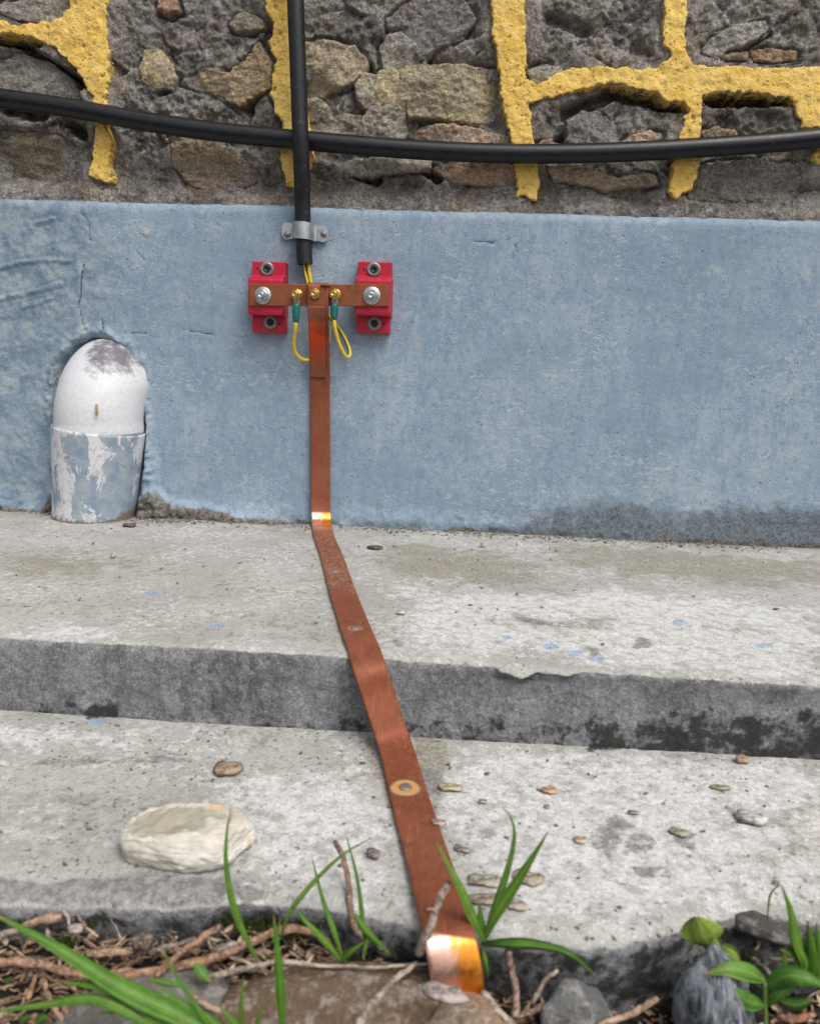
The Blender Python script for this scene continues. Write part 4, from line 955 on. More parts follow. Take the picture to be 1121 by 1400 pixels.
# ------------------------------------------------------------------ earth bar: red insulators, copper bar, bolts
eb = thing('earth_bar', 'copper earthing bar bolted across two red insulator blocks on the blue plinth', 'earthing bar', WY(436, 404, 0))
YB = -.0385                                       # front of the bar
b0, b1 = WY(340, 403, YB), WY(531.5, 403.5, YB)
th = math.atan2(b1[2] - b0[2], b1[0] - b0[0])     # the bar is not quite level
def insulator(px0, px1, mx0, mx1, ptop, pbot, py_a, py_b, screws, bolt, marks):
    A, B = WY(px0, ptop, -.016), WY(px1, ptop, -.016); C = WY(px0 + 4, pbot, -.016); M0, M1 = WY(mx0, py_a, -.034), WY(mx1, py_b, -.034)
    zt, zb = A[2], C[2]; za, zb2 = M0[2], M1[2]
    def outline(grow=0.0):
        yf, yl = -.0155, -.0346
        pts = [(0.004, zb), (yf, zb)]
        for t in np.linspace(0, 1, 7): pts.append((yf + (yl - yf) * t, zb2 + .004 * (1 - math.sqrt(max(0, 1 - (1 - t) ** 2))) - .004 + .004 * t))
        for t in np.linspace(0, 1, 7)[::-1]: pts.append((yf + (yl - yf) * t, za + .004 - .004 * t * t))
        pts += [(yf, zt), (.004, zt)]
        return pts
    def extr(x0, x1, pts, bev):
        bm = bmesh.new(); vs = [bm.verts.new((x0, y, z)) for y, z in pts]; f = bm.faces.new(vs)
        r = bmesh.ops.extrude_face_region(bm, geom=[f]); bmesh.ops.translate(bm, verts=[v for v in r['geom'] if isinstance(v, bmesh.types.BMVert)], vec=(x1 - x0, 0, 0))
        bmesh.ops.recalc_face_normals(bm, faces=bm.faces)
        if bev: bmesh.ops.bevel(bm, geom=[e for e in bm.edges if e.calc_face_angle(0) > .6], offset=bev, segments=2, affect='EDGES', profile=.5)
        return bm_out(bm)
    pts = outline()
    Vb, Fb = extr(A[0], B[0], pts, .0009)
    # the middle block is wider than its flanges
    mid = [(.002, zb2 - .0035), (-.0342, zb2 + .001), (-.0352, zb2 + .003), (-.0352, za - .003), (-.0342, za), (.002, za + .003)]
    Vm, Fm = extr(M0[0], M1[0], mid, .0012)
    nd = bpy.data.objects.new('insulator', None); COL.objects.link(nd); nd.parent = eb; nd.location = (A[0] - eb.location.x, 0, zb - eb.location.z)
    for o2 in [part('resin_body', *join((Vb, Fb), (Vm, Fm)), M_RED, nd)]:
        o2.data.polygons.foreach_set('use_smooth', np.zeros(len(o2.data.polygons), bool))
    for k, (px, py) in enumerate(screws):
        q = WY(px, py, -.0162)
        part('fixing_screw', *lathe([(.0001, -.002), (.0088, -.002), (.0092, .0006), (.0090, .0013), (.0048, .0016), (.0044, -.0008), (.0001, -.0010)], q, (0, -1, 0), 28), [M_WASH, M_DARK], nd,
             midx=None)
        o3 = part('screw_socket', *lathe([(.0001, -.0004), (.0047, -.0004), (.0045, .0022), (.0030, .0020), (.0028, .0004), (.0001, .0003)], q, (0, -1, 0), 18), M_DARK, nd)
    for px, py, r in marks:
        q = WY(px, py, -.0156)
        part('hole_shade_dot', *lathe([(.0001, -.001), (r, -.001), (r, .0004), (.0001, .0005)], q, (0, -1, 0), 12), M_DARK, nd)  # flat dark disc, the hole's shade put into its colour
    return nd
insulator(344.5, 390.5, 339.3, 386.5, 356.5, 453.8, 379, 430.5, [(365.0, 367.4), (369.6, 440.2)], None, [(352.2, 365.8, .0014), (382.6, 442.8, .0014)])
insulator(489.4, 535.6, 487.2, 533.4, 356.8, 454.5, 380, 431, [(511.0, 368.0), (511.8, 442.0)], None, [(497.8, 367.2, .0014), (525.0, 442.8, .0014)])
L = np.linalg.norm(b1 - b0); hb = .0136
V, F = bbox_round(-L / 2, L / 2, YB, YB + .0038, -hb, hb, .0006)
mc = (b0 + b1) / 2
V = np.stack([mc[0] + V[:, 0] * math.cos(th) - V[:, 2] * math.sin(th), V[:, 1], mc[2] + V[:, 0] * math.sin(th) + V[:, 2] * math.cos(th)], 1)
o = part('copper_bar', V, F, M_BAR, eb); o.data.polygons.foreach_set('use_smooth', np.zeros(len(F), bool))
def hexp(r, a0=0.0): return [(r * math.cos(a0 + PI / 3 * k), r * math.sin(a0 + PI / 3 * k)) for k in range(6)]
def bolt(px, py, yb, rw, rh, rs, hs, mat, a0, tilt=(0, 0), label=None):
    q = WY(px, py, yb); ax = np.array([tilt[0], -1.0, tilt[1]]); ax /= np.linalg.norm(ax); up = np.array([0, 0, 1.0]); up -= ax * (up @ ax); up /= np.linalg.norm(up)
    nd = part('bolt', *lathe([(.0001, -.003), (rs, -.003), (rs, hs - .0006), (rs - .0007, hs), (rs * .55, hs), (rs * .45, hs - .0007), (.0001, hs - .0007)], q, ax, 20), mat, eb, props={'label': label} if label else {})
    part('washer', *lathe([(.0001, -.0004), (rw, -.0004), (rw, .0009), (rw - .0006, .0015), (.0001, .0016)], q, ax, 28), mat, nd)
    o4 = part('hex_nut', *prism(hexp(rh, a0), q + ax * .0014, ax, up, .0052, .0009), mat, nd)
    o4.data.polygons.foreach_set('use_smooth', np.zeros(len(o4.data.polygons), bool))
bolt(359.6, 403.8, YB, .0112, .0078, .0042, .0115, M_STEEL, .3, (-.06, .02), 'large zinc plated nut on the left insulator')
bolt(508.4, 403.8, YB, .0114, .0078, .0042, .0115, M_STEEL, .1, (0, -.02), 'large zinc plated nut on the right insulator')
YT = YB - .0062
bolt(406.6, 402.6, YB - .0030, .0072, .0070, .0042, .0105, M_BRASS, .2, (-.20, .03), 'brass nut over the left green-sleeved lug')
bolt(432.2, 401.8, YT + .0022, .0074, .0070, .0042, .0100, M_BRASS, .35, (-.16, .05), 'brass nut through the copper tape')
bolt(458.6, 402.4, YB - .0030, .0074, .0070, .0042, .0105, M_BRASS, .5, (-.14, .05), 'brass nut over the right green-sleeved lug')

# ------------------------------------------------------------------ earth wires with crimp lugs
def wire(label, pts, lug=None, name='earth_wire', stripe=0):
    P = resample(cat_mull([WY(*p) for p in pts], 12), .0015); seg = 14
    t = thing(name, label, 'wire', P.min(0), 'earth wires at the copper bar')
    V, F = tube(P, .0024, seg, True)
    k = np.array([(i % seg) for i in range((len(P) - 1) * seg)] + [0] * (2 * seg)); mi = (((k + stripe) % seg) < 4).astype(int)
    part('sheath', V, F, [M_WY, M_WG], t, midx=mi)
    if lug:
        (lx, ly0), (tx, ty) = lug
        q0, q1 = WY(lx, ly0, YB - .0050), WY(tx, ty, YB - .0050)
        T = (q1 - q0) / np.linalg.norm(q1 - q0)
        sl = np.array([q0 + T * s_ for s_ in np.linspace(0, np.linalg.norm(q1 - q0), 9)])
        part('sleeve', *tube(sl, [.0040, .0049, .0050, .0050, .0049, .0049, .0048, .0044, .0030], 16, True, .06), M_SLEEVE, t)
        top = WY(lx + 1, 402.5, YB - .0010)
        vv, ff = bbox_round(q0[0] - .0042, q0[0] + .0042, YB - .0024, YB - .0006, q0[2] - .002, top[2], .0005)
        part('lug_tongue', vv, ff, M_STEEL, t)
    return t
wire('yellow and green wire looping from the left lug back behind the copper tape',
     [(404.6, 437, YB - .0052), (404.0, 448, YB - .0050), (401.8, 465, -.036), (402.6, 478, -.030), (407.5, 487, -.024), (414.5, 491.3, -.018), (424, 491.6, -.0125), (436, 488, -.0125), (445, 478, -.0125), (449.4, 462, -.0125), (448.6, 446, -.0125), (444, 430, -.012), (436, 412, -.012), (428, 396, -.0125), (423.2, 375, -.0125), (421.5, 355, -.0125)],
     ((405.4, 414.8), (404.8, 440.5)), stripe=3)
wire('yellow and green wire hanging in a narrow loop from the right lug',
     [(456.6, 436, YB - .0052), (458, 448, YB - .0050), (461.5, 463, -.038), (467, 477, -.032), (472.2, 486.2, -.027), (477.0, 487.4, -.022), (478.4, 481, -.018), (475, 470, -.015), (468.5, 456.5, -.0135), (460, 444.5, -.013), (450.5, 433, -.012), (440, 417, -.012), (424, 396, -.0125), (417.4, 375, -.0125), (414.6, 355, -.0125)],
     ((457.2, 414.6), (456.7, 437)), stripe=9)
P = resample(cat_mull([WY(417, 352, -.0125), WY(419, 372, -.0120), WY(424, 396, -.0085), WY(430, 420, -.0085)], 10), .002)
cable('bonding_wire', 'thin dark wire dropping from the conduit end between the yellow wires', 'wire', list(P[::4]), .0017, M_CABLE, 10, .002)

# ------------------------------------------------------------------ copper tape
TW, TT = .0268, .0026
edge_y = lambda px, py: -D_UP
stn = [  # centre of the strip in photo pixels, then which plane fixes its depth there
    (435.3, 387.5, 'y', YB + .002), (435.3, 388.2, 'y', YT + .0024), (435.3, 393, 'y', YT), (435.2, 404, 'y', YT), (435.2, 418, 'y', YT), (435.4, 428, 'y', YT + .002), (435.8, 442, 'y', YT + .008), (436.3, 460, 'y', -.027), (436.9, 485, 'y', -.016),
    (437.4, 517, 'y', -.0085), (437.7, 560, 'y', -.0062), (438, 610, 'y', -.0062), (438.2, 655, 'y', -.0075), (438.4, 690, 'y', -.0095)]
P = []
for a_, b_, m_, v_ in stn: P.append(WY(a_, b_, v_))
lo_ = [(443, 733, .0035), (454, 762, .0030), (463, 792, .0028), (473, 823, .0028), (486, 859.5, .0028), (496, 884, .0028)]
Pt = [GZ(*v) for v in lo_]
bend = [WY(438.9, 704, -.0135), WY(439.8, 716, -.026)]
edge_p = [WY(505.5, 914, -D_UP - .0125), WY(516.5, 947, -D_UP - .0150), WY(527.5, 982, -D_UP - .0215)]
low = [GZ(537.5, 1011, Z_LO + .010), GZ(548, 1044.5, Z_LO + .0045), GZ(556, 1077, Z_LO + .003), GZ(571.5, 1131, Z_LO + .0035), GZ(588.5, 1186, Z_LO + .0055), GZ(603, 1240, Z_LO + .0085), GZ(610.5, 1268, Z_LO + .0105)]
e0 = low[-1]
end = [GZ(615, 1286, Z_LO + .009), GZ(618.5, 1300, Z_LO + .0035), WY(621.5, 1316, GZ(618.5, 1300, Z_LO + .0035)[1] - .0035), WY(624.5, 1336, GZ(618.5, 1300, Z_LO + .0035)[1] - .0045), WY(629, 1372, GZ(618.5, 1300, Z_LO + .0035)[1] - .005), WY(632, 1400, GZ(618.5, 1300, Z_LO + .0035)[1] - .005)]
PATH = P + bend + Pt + edge_p + low + end
Pd = resample(cat_mull(PATH, 12), .0018)
ker_ = np.hanning(15)[1:-1]; ker_ /= ker_.sum()
Ps_ = np.stack([np.convolve(np.pad(Pd[:, c_], 6, 'edge'), ker_, 'valid') for c_ in range(3)], 1); w_ = np.clip(np.arange(len(Pd)) / 10 - 1.2, 0, 1)[:, None]; Pd = Pd * (1 - w_) + Ps_ * w_
def ribbon(P, wdt, thk, nw=13, hint=None, bow=0.0):
    T = np.gradient(P, axis=0); T /= np.linalg.norm(T, axis=1)[:, None]
    k_ = 9; ker = np.ones(2 * k_ + 1) / (2 * k_ + 1)
    Tp = np.stack([np.convolve(np.pad(T[:, c], k_, 'edge'), ker, 'valid') for c in range(3)], 1)
    h = np.hypot(Tp[:, 0], Tp[:, 1]); a = sstep(.15, .75, h)
    W = np.stack([a * -Tp[:, 1] / (h + 1e-9) + (1 - a), a * Tp[:, 0] / (h + 1e-9), 0 * h], 1)
    W = np.where((W[:, :1] < 0), -W, W)
    W -= T * np.sum(W * T, 1)[:, None]; W /= np.linalg.norm(W, axis=1)[:, None]
    for _ in range(2):
        W = np.stack([np.convolve(np.pad(W[:, c], k_, 'edge'), ker, 'valid') for c in range(3)], 1)
        W -= T * np.sum(W * T, 1)[:, None]; W /= np.linalg.norm(W, axis=1)[:, None]
    N = np.cross(W, T); N = np.where((N[:, 1:2] * -1 + N[:, 2:3]) < 0, -N, N)
    b = .0005; u = np.linspace(-1, 1, nw)
    prof = [(x * (wdt / 2 - b), thk - 0 + bow * (1 - x * x)) for x in u] + [(wdt / 2, thk - b), (wdt / 2, b)] + [(x * (wdt / 2 - b), 0.0) for x in u[::-1]] + [(-wdt / 2, b), (-wdt / 2, thk - b)]
    m = len(prof); prof = np.array(prof)
    V = P[:, None] + prof[None, :, :1] * W[:, None] + prof[None, :, 1:] * N[:, None] - (thk / 2) * N[:, None]
    n = len(P); i = np.arange(n * m).reshape(n, m); j = np.roll(i, -1, 1)
    F = [tuple(q) for q in np.stack([i[:-1], j[:-1], j[1:], i[1:]], -1).reshape(-1, 4)]
    F += [tuple(i[0][::-1]), tuple(i[-1])]
    return V.reshape(-1, 3), F, W, N
V, F, W, N = ribbon(Pd, TW, TT, 15)
V = V + (np.stack([fbm(V[:, 0], V[:, 1], V[:, 2], 9, 3, .5, 95) * .0004, fbm(V[:, 0], V[:, 1], V[:, 2], 16, 3, .5, 96) * .0005, fbm(V[:, 0], V[:, 1], V[:, 2], 12, 3, .5, 97) * .0005], 1))
tp = thing('copper_tape', 'long flat copper earthing strip running down the plinth and over both concrete ledges', 'copper strip', GZ(486, 859.5, 0))
def near(px, py, plane, val): return WY(px, py, val) if plane == 'y' else GZ(px, py, val)
nails = [GZ(457.5, 779, .006), GZ(485.5, 856.5, .006), GZ(554.5, 1074.5, Z_LO + .006)]
sq = lambda x: x * x
wallz = V[:, 2]
glint = .95 * np.exp(-sq((V[:, 2] - WY(438.7, 707, -.014)[2]) / .0075)) * (V[:, 1] > -.06)  # mask for painted glints at the plinth-foot bend and the strip's end
glint = np.maximum(glint, .45 * sstep(.10, .0, np.abs(V[:, 1] + .05)) * (V[:, 1] < -.01) * (V[:, 2] < .02) * sstep(-.12, -.04, V[:, 1]))
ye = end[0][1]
glint = np.maximum(glint, 1.0 * sstep(ye + .006, ye - .002, V[:, 1]) * (V[:, 2] < -.03) * sstep(Z_LO - .034, Z_LO - .014, V[:, 2]))
yd0, yd1, yd2 = GZ(447, 725, 0)[1], GZ(457, 778, 0)[1], GZ(474, 828, 0)[1]
dust = np.where(V[:, 2] > -.02, sstep(yd0 + .01, yd1 + .02, V[:, 1]) * 0 + sstep(yd0, yd0 - .02, V[:, 1]) * sstep(yd2 - .04, yd2 + .05, V[:, 1]), 0) * (V[:, 1] > -.4)
dust = np.maximum(dust * .50, .8 * np.exp(-np.sum((V - nails[0]) ** 2, 1) / sq(.013)))
dust = np.maximum(dust, .45 * np.exp(-np.sum((V - GZ(562, 1040, Z_LO)) ** 2, 1) / sq(.012)))
dust = np.maximum(dust, .40 * np.exp(-np.sum((V - GZ(556, 1100, Z_LO)) ** 2, 1) / sq(.014)))
dd = np.linalg.norm(V - nails[2], axis=1) + .0016 * fbm(V[:, 0], V[:, 1], V[:, 2], 90, 3, .6, 98)
ringm = sstep(.0125, .0095, dd) * .68 + .32 * sstep(.0090, .0065, dd)
ringm = np.maximum(ringm, .5 * sstep(.009, .006, np.linalg.norm(V - nails[1], axis=1)))
zr0, zr1 = WY(435, 440, -.035)[2], WY(437, 480, -.018)[2]
red = sstep(zr0 + .004, zr0 - .004, wallz) * sstep(zr1 - .02, zr1 + .01, wallz) * (V[:, 1] > -.06) * sstep(.013, -.002, V[:, 0] - WY(434, 460, -.027)[0])
mrow = len(V) // len(Pd); uu = np.sum((V[:mrow * len(Pd)] - np.repeat(Pd, mrow, 0)) * np.repeat(W, mrow, 0), 1) / (TW / 2)
part('strip', V, F, M_COP, tp, attrs={'uu': uu, 'm1': np.stack([glint, dust, ringm, red], -1)})
# the doubled-over end, hammered flat against the front of the strip
iP = [i for i in range(len(Pd)) if Pd[i, 1] > -.06 and WY(435, 417, YT)[2] > Pd[i, 2] > WY(437, 517, -.009)[2]]
Pf = Pd[iP] + N[iP] * (TT / 2 + .0010) - W[iP] * .0026
Vf, Ff, _, _ = ribbon(Pf, TW * .80, .0018, 9)
rf = sstep(zr0 + .003, zr0 - .004, Vf[:, 2]) * sstep(zr1 - .025, zr1 + .012, Vf[:, 2])
part('folded_end', Vf, Ff, M_COP, tp, attrs={'m1': np.stack([0 * rf, 0 * rf, 0 * rf, rf], -1)}, props={'label': 'doubled-over end of the strip with a red-orange tarnish'})
# wrap lip on top of the bar and the crossing flap
q0, q1 = WY(438, 390, YT - .002), WY(449, 390, YT - .002)
part('wrap_lip', *bbox_round(q0[0], q1[0] + .001, YT - .004, YB + .004, q0[2] - .0005, q0[2] + .0018, .0007), M_COP, tp, attrs={'m1': np.zeros((len(bbox_round(0, 1, 0, 1, 0, 1, .07)[0]), 4))})
for k, q in enumerate(nails):
    b = np.argmin(np.linalg.norm(Pd - q, axis=1)); c = Pd[b] + N[b] * (TT / 2 - .0003); c = c + W[b] * ((q - Pd[b]) @ W[b])
    r = (.0040, .0042, .0047)[k]
    part('fixing_nail', *lathe([(.0001, -.001), (r, -.001), (r, .0008), (r * .85, .0016), (r * .4, .0019), (.0001, .0019)], c, N[b], 18), M_RUSTN, tp,
         props={'label': ('dusty nail head near the plinth', 'grey nail head near the upper ledge edge', 'rusty nail head in a yellow stained ring')[k]})

# ------------------------------------------------------------------ loose stones
def place_rock(px, py, z, dims, seed, label, name='stone_lump', mat=None, color=(.2, .2, .2), rotz=0.0, lift=.3, cat='stone', group=None, **kw):
    c = GZ(px, py, z + dims[2] * lift) ; V, F = rock((c[0], c[1], z + dims[2] * lift), dims, rotz, seed, **kw)
    return solo(name, V, F, mat or M_ROCK, label, cat, group, color=color)
# chalky stone on the lower ledge, outline traced at its real place
OUT = [(164, 1150), (176, 1128), (205, 1113), (240, 1100), (266, 1094), (292, 1097), (312, 1108), (330, 1116), (342, 1134), (348, 1160), (345, 1178), (333, 1193), (308, 1195), (262, 1190), (215, 1188), (178, 1186), (168, 1176)]
zs0 = Z_LO
ctr = GZ(256, 1140, Z_LO + .012)
DW, DH = .082, .046
V, F = rock((0, 0, 0), (2, 2, 2), 0, 17, 9, 6, .05, .9)
n2_ = np.hypot(V[:, 0], V[:, 1]) + 1e-6; nm_ = np.maximum(np.abs(V[:, 0]), np.abs(V[:, 1])) + 1e-6; V[:, :2] *= ((n2_ / nm_) ** .35)[:, None]
V = V * np.array([DW * .98, DH * 1.0, .040]) / 2; V[:, 1] += .10 * V[:, 0] * np.abs(V[:, 0]) / DW
# taper it towards its left end, slope the top
u = V[:, 0] / (DW / 2); v_ = V[:, 1] / (DH / 2)
V[:, 1] *= (1 - .20 * np.clip(-u, 0, 1)); V[:, 2] = np.maximum(V[:, 2], -.0105)
nl = fbm(V[:, 0], V[:, 1], V[:, 2], 32, 4, .6, 4); nf = fbm(V[:, 0], V[:, 1], V[:, 2], 110, 4, .62, 6)
topz = .0105 + .0030 * u + .0020 * v_ + .0062 * nl - .0035 * np.clip(np.abs(u) - .45, 0, 1)
V[:, 2] = np.where(V[:, 2] > topz, topz + .25 * (V[:, 2] - topz), V[:, 2])
r2 = ((V[:, 0] + .008 - .25 * V[:, 1]) / (DW * .37)) ** 2 + ((V[:, 1] - .001) / (DH * .34)) ** 2 + 1.1 * nl + .5 * nf
top = V[:, 2] > .003
dish = sstep(1.5, .35, r2) * top
V[:, 2] -= dish * .0022 + .0018 * top * sstep(.25, .05, np.abs(r2 - 1.0)) * sstep(-.3, .3, nf)
V += (.0014 * nf)[:, None] * np.array([.6, .8, 1.0]); V[:, 1] -= .0009 * fbm(V[:, 0] * .6, V[:, 1] * .3, V[:, 2] * 3.2, 60, 3, .6, 5, True) * (1 - top)
dish = dish * (.75 + .6 * nl)
rust = sstep(.5, .9, u) * 0 + sstep(.012, .0, np.hypot((V[:, 0] - .014) * .8, V[:, 1] - .019)) + .5 * sstep(.008, .0, np.hypot(V[:, 0] - .039, V[:, 1]))
V += ctr - np.array([0, 0, ctr[2] - (Z_LO + .0095)])
solo('chalk_stone', V, F, M_WST, 'flat whitish stone with a hollowed top lying on the lower ledge', 'stone', attrs={'m1': np.stack([dish, rust, 0 * dish, 0 * dish], -1)})

def boulder(px, py, z, dims, seed, label, color, mat=None, rotz=0.0, name='rock', tilt=0.0, **kw):
    c = GZ(px, py, z); V, F = rock((0, 0, 0), dims, rotz, seed, **kw)
    if tilt: V = np.stack([V[:, 0] * math.cos(tilt) - V[:, 2] * math.sin(tilt), V[:, 1], V[:, 0] * math.sin(tilt) + V[:, 2] * math.cos(tilt)], 1)
    return solo(name, V + c, F, mat or M_ROCK, label, 'stone', color=color)
boulder(500, 1412, Z_SOIL - .006, (.176, .075, .050), 4, 'long brown rock in the soil where the copper strip ends', (.165, .105, .066), rotz=.06, cuts=11, sub=6, rough=.06, flat=.78, layer=.06)
boulder(200, 1412, Z_SOIL - .004, (.10, .06, .05), 8, 'grey rock behind the long grass blades in the soil', (.20, .19, .18), rotz=.4, cuts=8, sub=5, rough=.05)
boulder(985, 1388, Z_SOIL + .002, (.046, .050, .090), 12, 'dark slaty rock with silvery bands standing upright in the soil', (.1, .1, .1), M_SLATE, rotz=.5, tilt=.18, cuts=9, sub=5, rough=.05, flat=.74)
boulder(782, 1392, Z_SOIL + .002, (.046, .04, .044), 15, 'lumpy mid grey stone right of the copper strip', (.165, .17, .175), rotz=.9, cuts=9, sub=5, rough=.06, flat=.74)
boulder(1045, 1268, Z_LO - .008, (.040, .020, .014), 21, 'dark flat stone wedged under the right end of the lower ledge', (.085, .085, .085), rotz=-.35, cuts=9, sub=4, rough=.06)
boulder(545, 1284, Z_LO - .022, (.030, .024, .020), 23, 'small dark stone under the ledge, left of the copper strip', (.075, .072, .068), rotz=.2, cuts=8, sub=4, rough=.06)
boulder(640, 1410, Z_SOIL + .006, (.05, .04, .03), 26, 'pale brown stone at the very foot of the copper strip', (.30, .21, .14), rotz=.2, cuts=8, sub=4, rough=.05)

# ------------------------------------------------------------------ scraps lying on the ledges
def chip(px, py, z, lw, hw, label, color, seed, name='leaf_scrap', cat='leaf scrap', thick=.0007, rotz=0.0, curl=.3, mat=None, group='scraps on the concrete ledges', n=14):
    """small dry scrap: an uneven disc, domed or curled, lying on level z; lw, hw in photo pixels"""
    c = GZ(px, py, z); sx = lw / 2 * np.linalg.norm(GZ(px + 1, py, z) - c); sy = hw / 2 * np.linalg.norm(GZ(px, py + 1, z) - c); sy = min(sy, sx * 1.1)
    r_ = np.random.RandomState(seed); a = np.linspace(0, 2 * PI, n, endpoint=False); rad = r_.uniform(.80, 1.08, n) * (.62 + .46 * np.abs(np.cos(a)) ** 1.5); V = []
    for lvl in (thick, 0.0):
        V.append((0, 0, lvl + curl * sx * .10))
        for s_ in (.55, 1.0):
            for k in range(n):
                x, y = s_ * rad[k] * sx * math.cos(a[k]), s_ * rad[k] * sy * math.sin(a[k])
                V.append((x, y, lvl + curl * sx * .10 * (1 - s_) + (.16 * sx * s_ * s_ * max(0, math.sin(2 * a[k] + seed)) * curl)))
    V = np.array(V); m = 1 + 2 * n; F = []
    for k in range(n):
        k2 = (k + 1) % n
        F += [(0, 1 + k, 1 + k2), (1 + k, 1 + n + k, 1 + n + k2, 1 + k2), (m, m + 1 + k2, m + 1 + k), (m + 1 + k, m + 1 + k2, m + 1 + n + k2, m + 1 + n + k), (1 + n + k, m + 1 + n + k, m + 1 + n + k2, 1 + n + k2)]
    cs, sn = math.cos(rotz), math.sin(rotz); V = np.stack([V[:, 0] * cs - V[:, 1] * sn, V[:, 0] * sn + V[:, 1] * cs, V[:, 2]], 1)
    return solo(name, V + c + np.array([0, 0, .0004]), F, mat or M_WOOD, label, cat, group, color=color)
ZL = Z_LO + .0012
chip(311, 1055, ZL, 42, 30, 'grey-brown wood chip behind the whitish stone', (.36, .28, .20), 3, 'wood_chip', 'wood chip', .003, .3, .5)
chip(614, 1078, ZL, 32, 14, 'tan oval leaf scrap just right of the rusty nail', (.50, .44, .30), 4, curl=.5)
chip(600, 1126, ZL + .004, 20, 18, 'pale flake lying on the right edge of the copper strip', (.45, .36, .28), 5)
chip(750, 1082, ZL, 22, 13, 'orange-brown crinkled leaf scrap on the lower ledge', (.55, .33, .16), 6, curl=.8)
chip(793, 1150, ZL, 20, 13, 'peach coloured leaf flake in the middle of the lower ledge', (.58, .42, .30), 7, curl=.5)
chip(928, 1139, ZL, 24, 16, 'grey-green leaf scrap beside the dark stain on the lower ledge', (.32, .32, .24), 8, rotz=-.5)
chip(1028, 1122, ZL, 44, 18, 'silvery white bark flake toward the right of the lower ledge', (.62, .61, .60), 9, 'bark_flake', 'bark flake', .003, -.3, .5)
chip(985, 1078, ZL, 28, 9, 'thin olive leaf scrap near the upper right of the lower ledge', (.34, .31, .22), 10)
chip(1014, 1042, ZL, 17, 12, 'tan crumb of leaf against the dark riser', (.42, .31, .22), 11, thick=.004)
chip(664, 1206, ZL, 50, 24, 'pale round dry leaf behind the grass, right of the strip', (.36, .35, .29), 12, curl=.4)
chip(664, 1232, ZL, 50, 22, 'greyish brown dry leaf partly under the pale round one', (.34, .29, .23), 13, curl=.4)
chip(722, 1202, ZL, 44, 30, 'grey-brown dry leaf behind the upright grass blade', (.33, .29, .23), 14, curl=.35, rotz=-.4)
chip(704, 1238, ZL, 34, 22, 'pale beige dry leaf nearest the ledge edge', (.40, .35, .29), 15, curl=.3, rotz=-.3)
chip(632, 1163, ZL, 26, 12, 'curled grey leaf fragment right of the strip', (.26, .24, .21), 16, curl=.9, rotz=-.4)
chip(510, 1171, ZL, 20, 13, 'small dark grey seed husk left of the strip', (.20, .18, .16), 17, thick=.003, rotz=-.4)
chip(513, 750, .0012, 20, 7, 'dark leaf sliver on the upper ledge right of the strip', (.05, .045, .04), 18, thick=.002)
chip(1016, 1124, ZL - .0004, 16, 6, 'small dark scrap beside the silvery bark flake', (.08, .08, .075), 19)
chip(660, 1097, ZL, 12, 8, 'tiny pinkish crumb of leaf above the grass', (.42, .34, .29), 20)
chip(748, 1104, ZL, 9, 6, 'tiny grey crumb below the orange-brown scrap', (.30, .27, .24), 21)
chip(866, 1112, ZL, 16, 6, 'small grey sliver left of the grey-green scrap', (.30, .29, .26), 22)
chip(154, 762, .0012, 7, 5, 'tiny white crumb on the upper ledge below the drain pipe', (.62, .60, .57), 23, 'pebble', 'pebble', .004)
chip(176, 719, .0015, 18, 7, 'dark scrap at the right foot of the drain pipe', (.07, .06, .05), 24, thick=.002)
chip(923, 738, .0012, 11, 8, 'pale pebble on the upper ledge against the plinth', (.55, .53, .50), 25, 'pebble', 'pebble', .005)
chip(660, 747, .0012, 7, 5, 'tiny buff crumb on the upper ledge', (.55, .50, .42), 26, 'pebble', 'pebble', .004)
chip(548, 839, .0012, 12, 4, 'flat pale crumb on the upper ledge right of the strip', (.62, .60, .56), 27, 'pebble', 'pebble', .002)

# grit: crumbs of mortar along the foot of the plinth and over the ledges
def crumbs(name, spots, mat, color, seed, kind='stuff', amin=.0008, amax=.0024, flat=.6):
    r_ = np.random.RandomState(seed); bm = bmesh.new(); bmesh.ops.create_icosphere(bm, subdivisions=1, radius=1); U, G = bm_out(bm); U = np.array(U); G = np.array(G)
    Vs, Fs, o_ = [], [], 0
    for p in spots:
        s_ = r_.uniform(amin, amax) * r_.choice([.6, .8, 1, 1.4]); v = U * (1 + .35 * r_.normal(size=(len(U), 1))) * np.array([r_.uniform(.7, 1.6), r_.uniform(.7, 1.4), flat]) * s_
        t = r_.uniform(0, 6.28); v = np.stack([v[:, 0] * math.cos(t) - v[:, 1] * math.sin(t), v[:, 0] * math.sin(t) + v[:, 1] * math.cos(t), v[:, 2]], 1)
        Vs.append(v + p); Fs.append(G + o_); o_ += len(U)
    return solo(name, np.vstack(Vs), np.vstack(Fs), mat, kind=kind, color=color, smooth=False)
r_ = np.random.RandomState(33)
sp1 = [(r_.uniform(-.6, .45), -abs(r_.normal(0, .018)) - .006, .001) for _ in range(1000)] + [(r_.uniform(-.56, .4), r_.uniform(-.45, -.03), .001) for _ in range(130)]
sp1 += [(r_.normal(-.40, .03), -abs(r_.normal(0, .02)) - .012, .0015) for _ in range(160)]
crumbs('mortar_grit', sp1, M_ROCK, (.22, .205, .185), 1, amin=.0005, amax=.0017)
sp2 = [(r_.uniform(-.32, .28), r_.uniform(-.70, -.51), Z_LO + .0008) for _ in range(230)]
crumbs('ledge_grit', sp2, M_ROCK, (.17, .15, .13), 2, amin=.0004, amax=.0013)

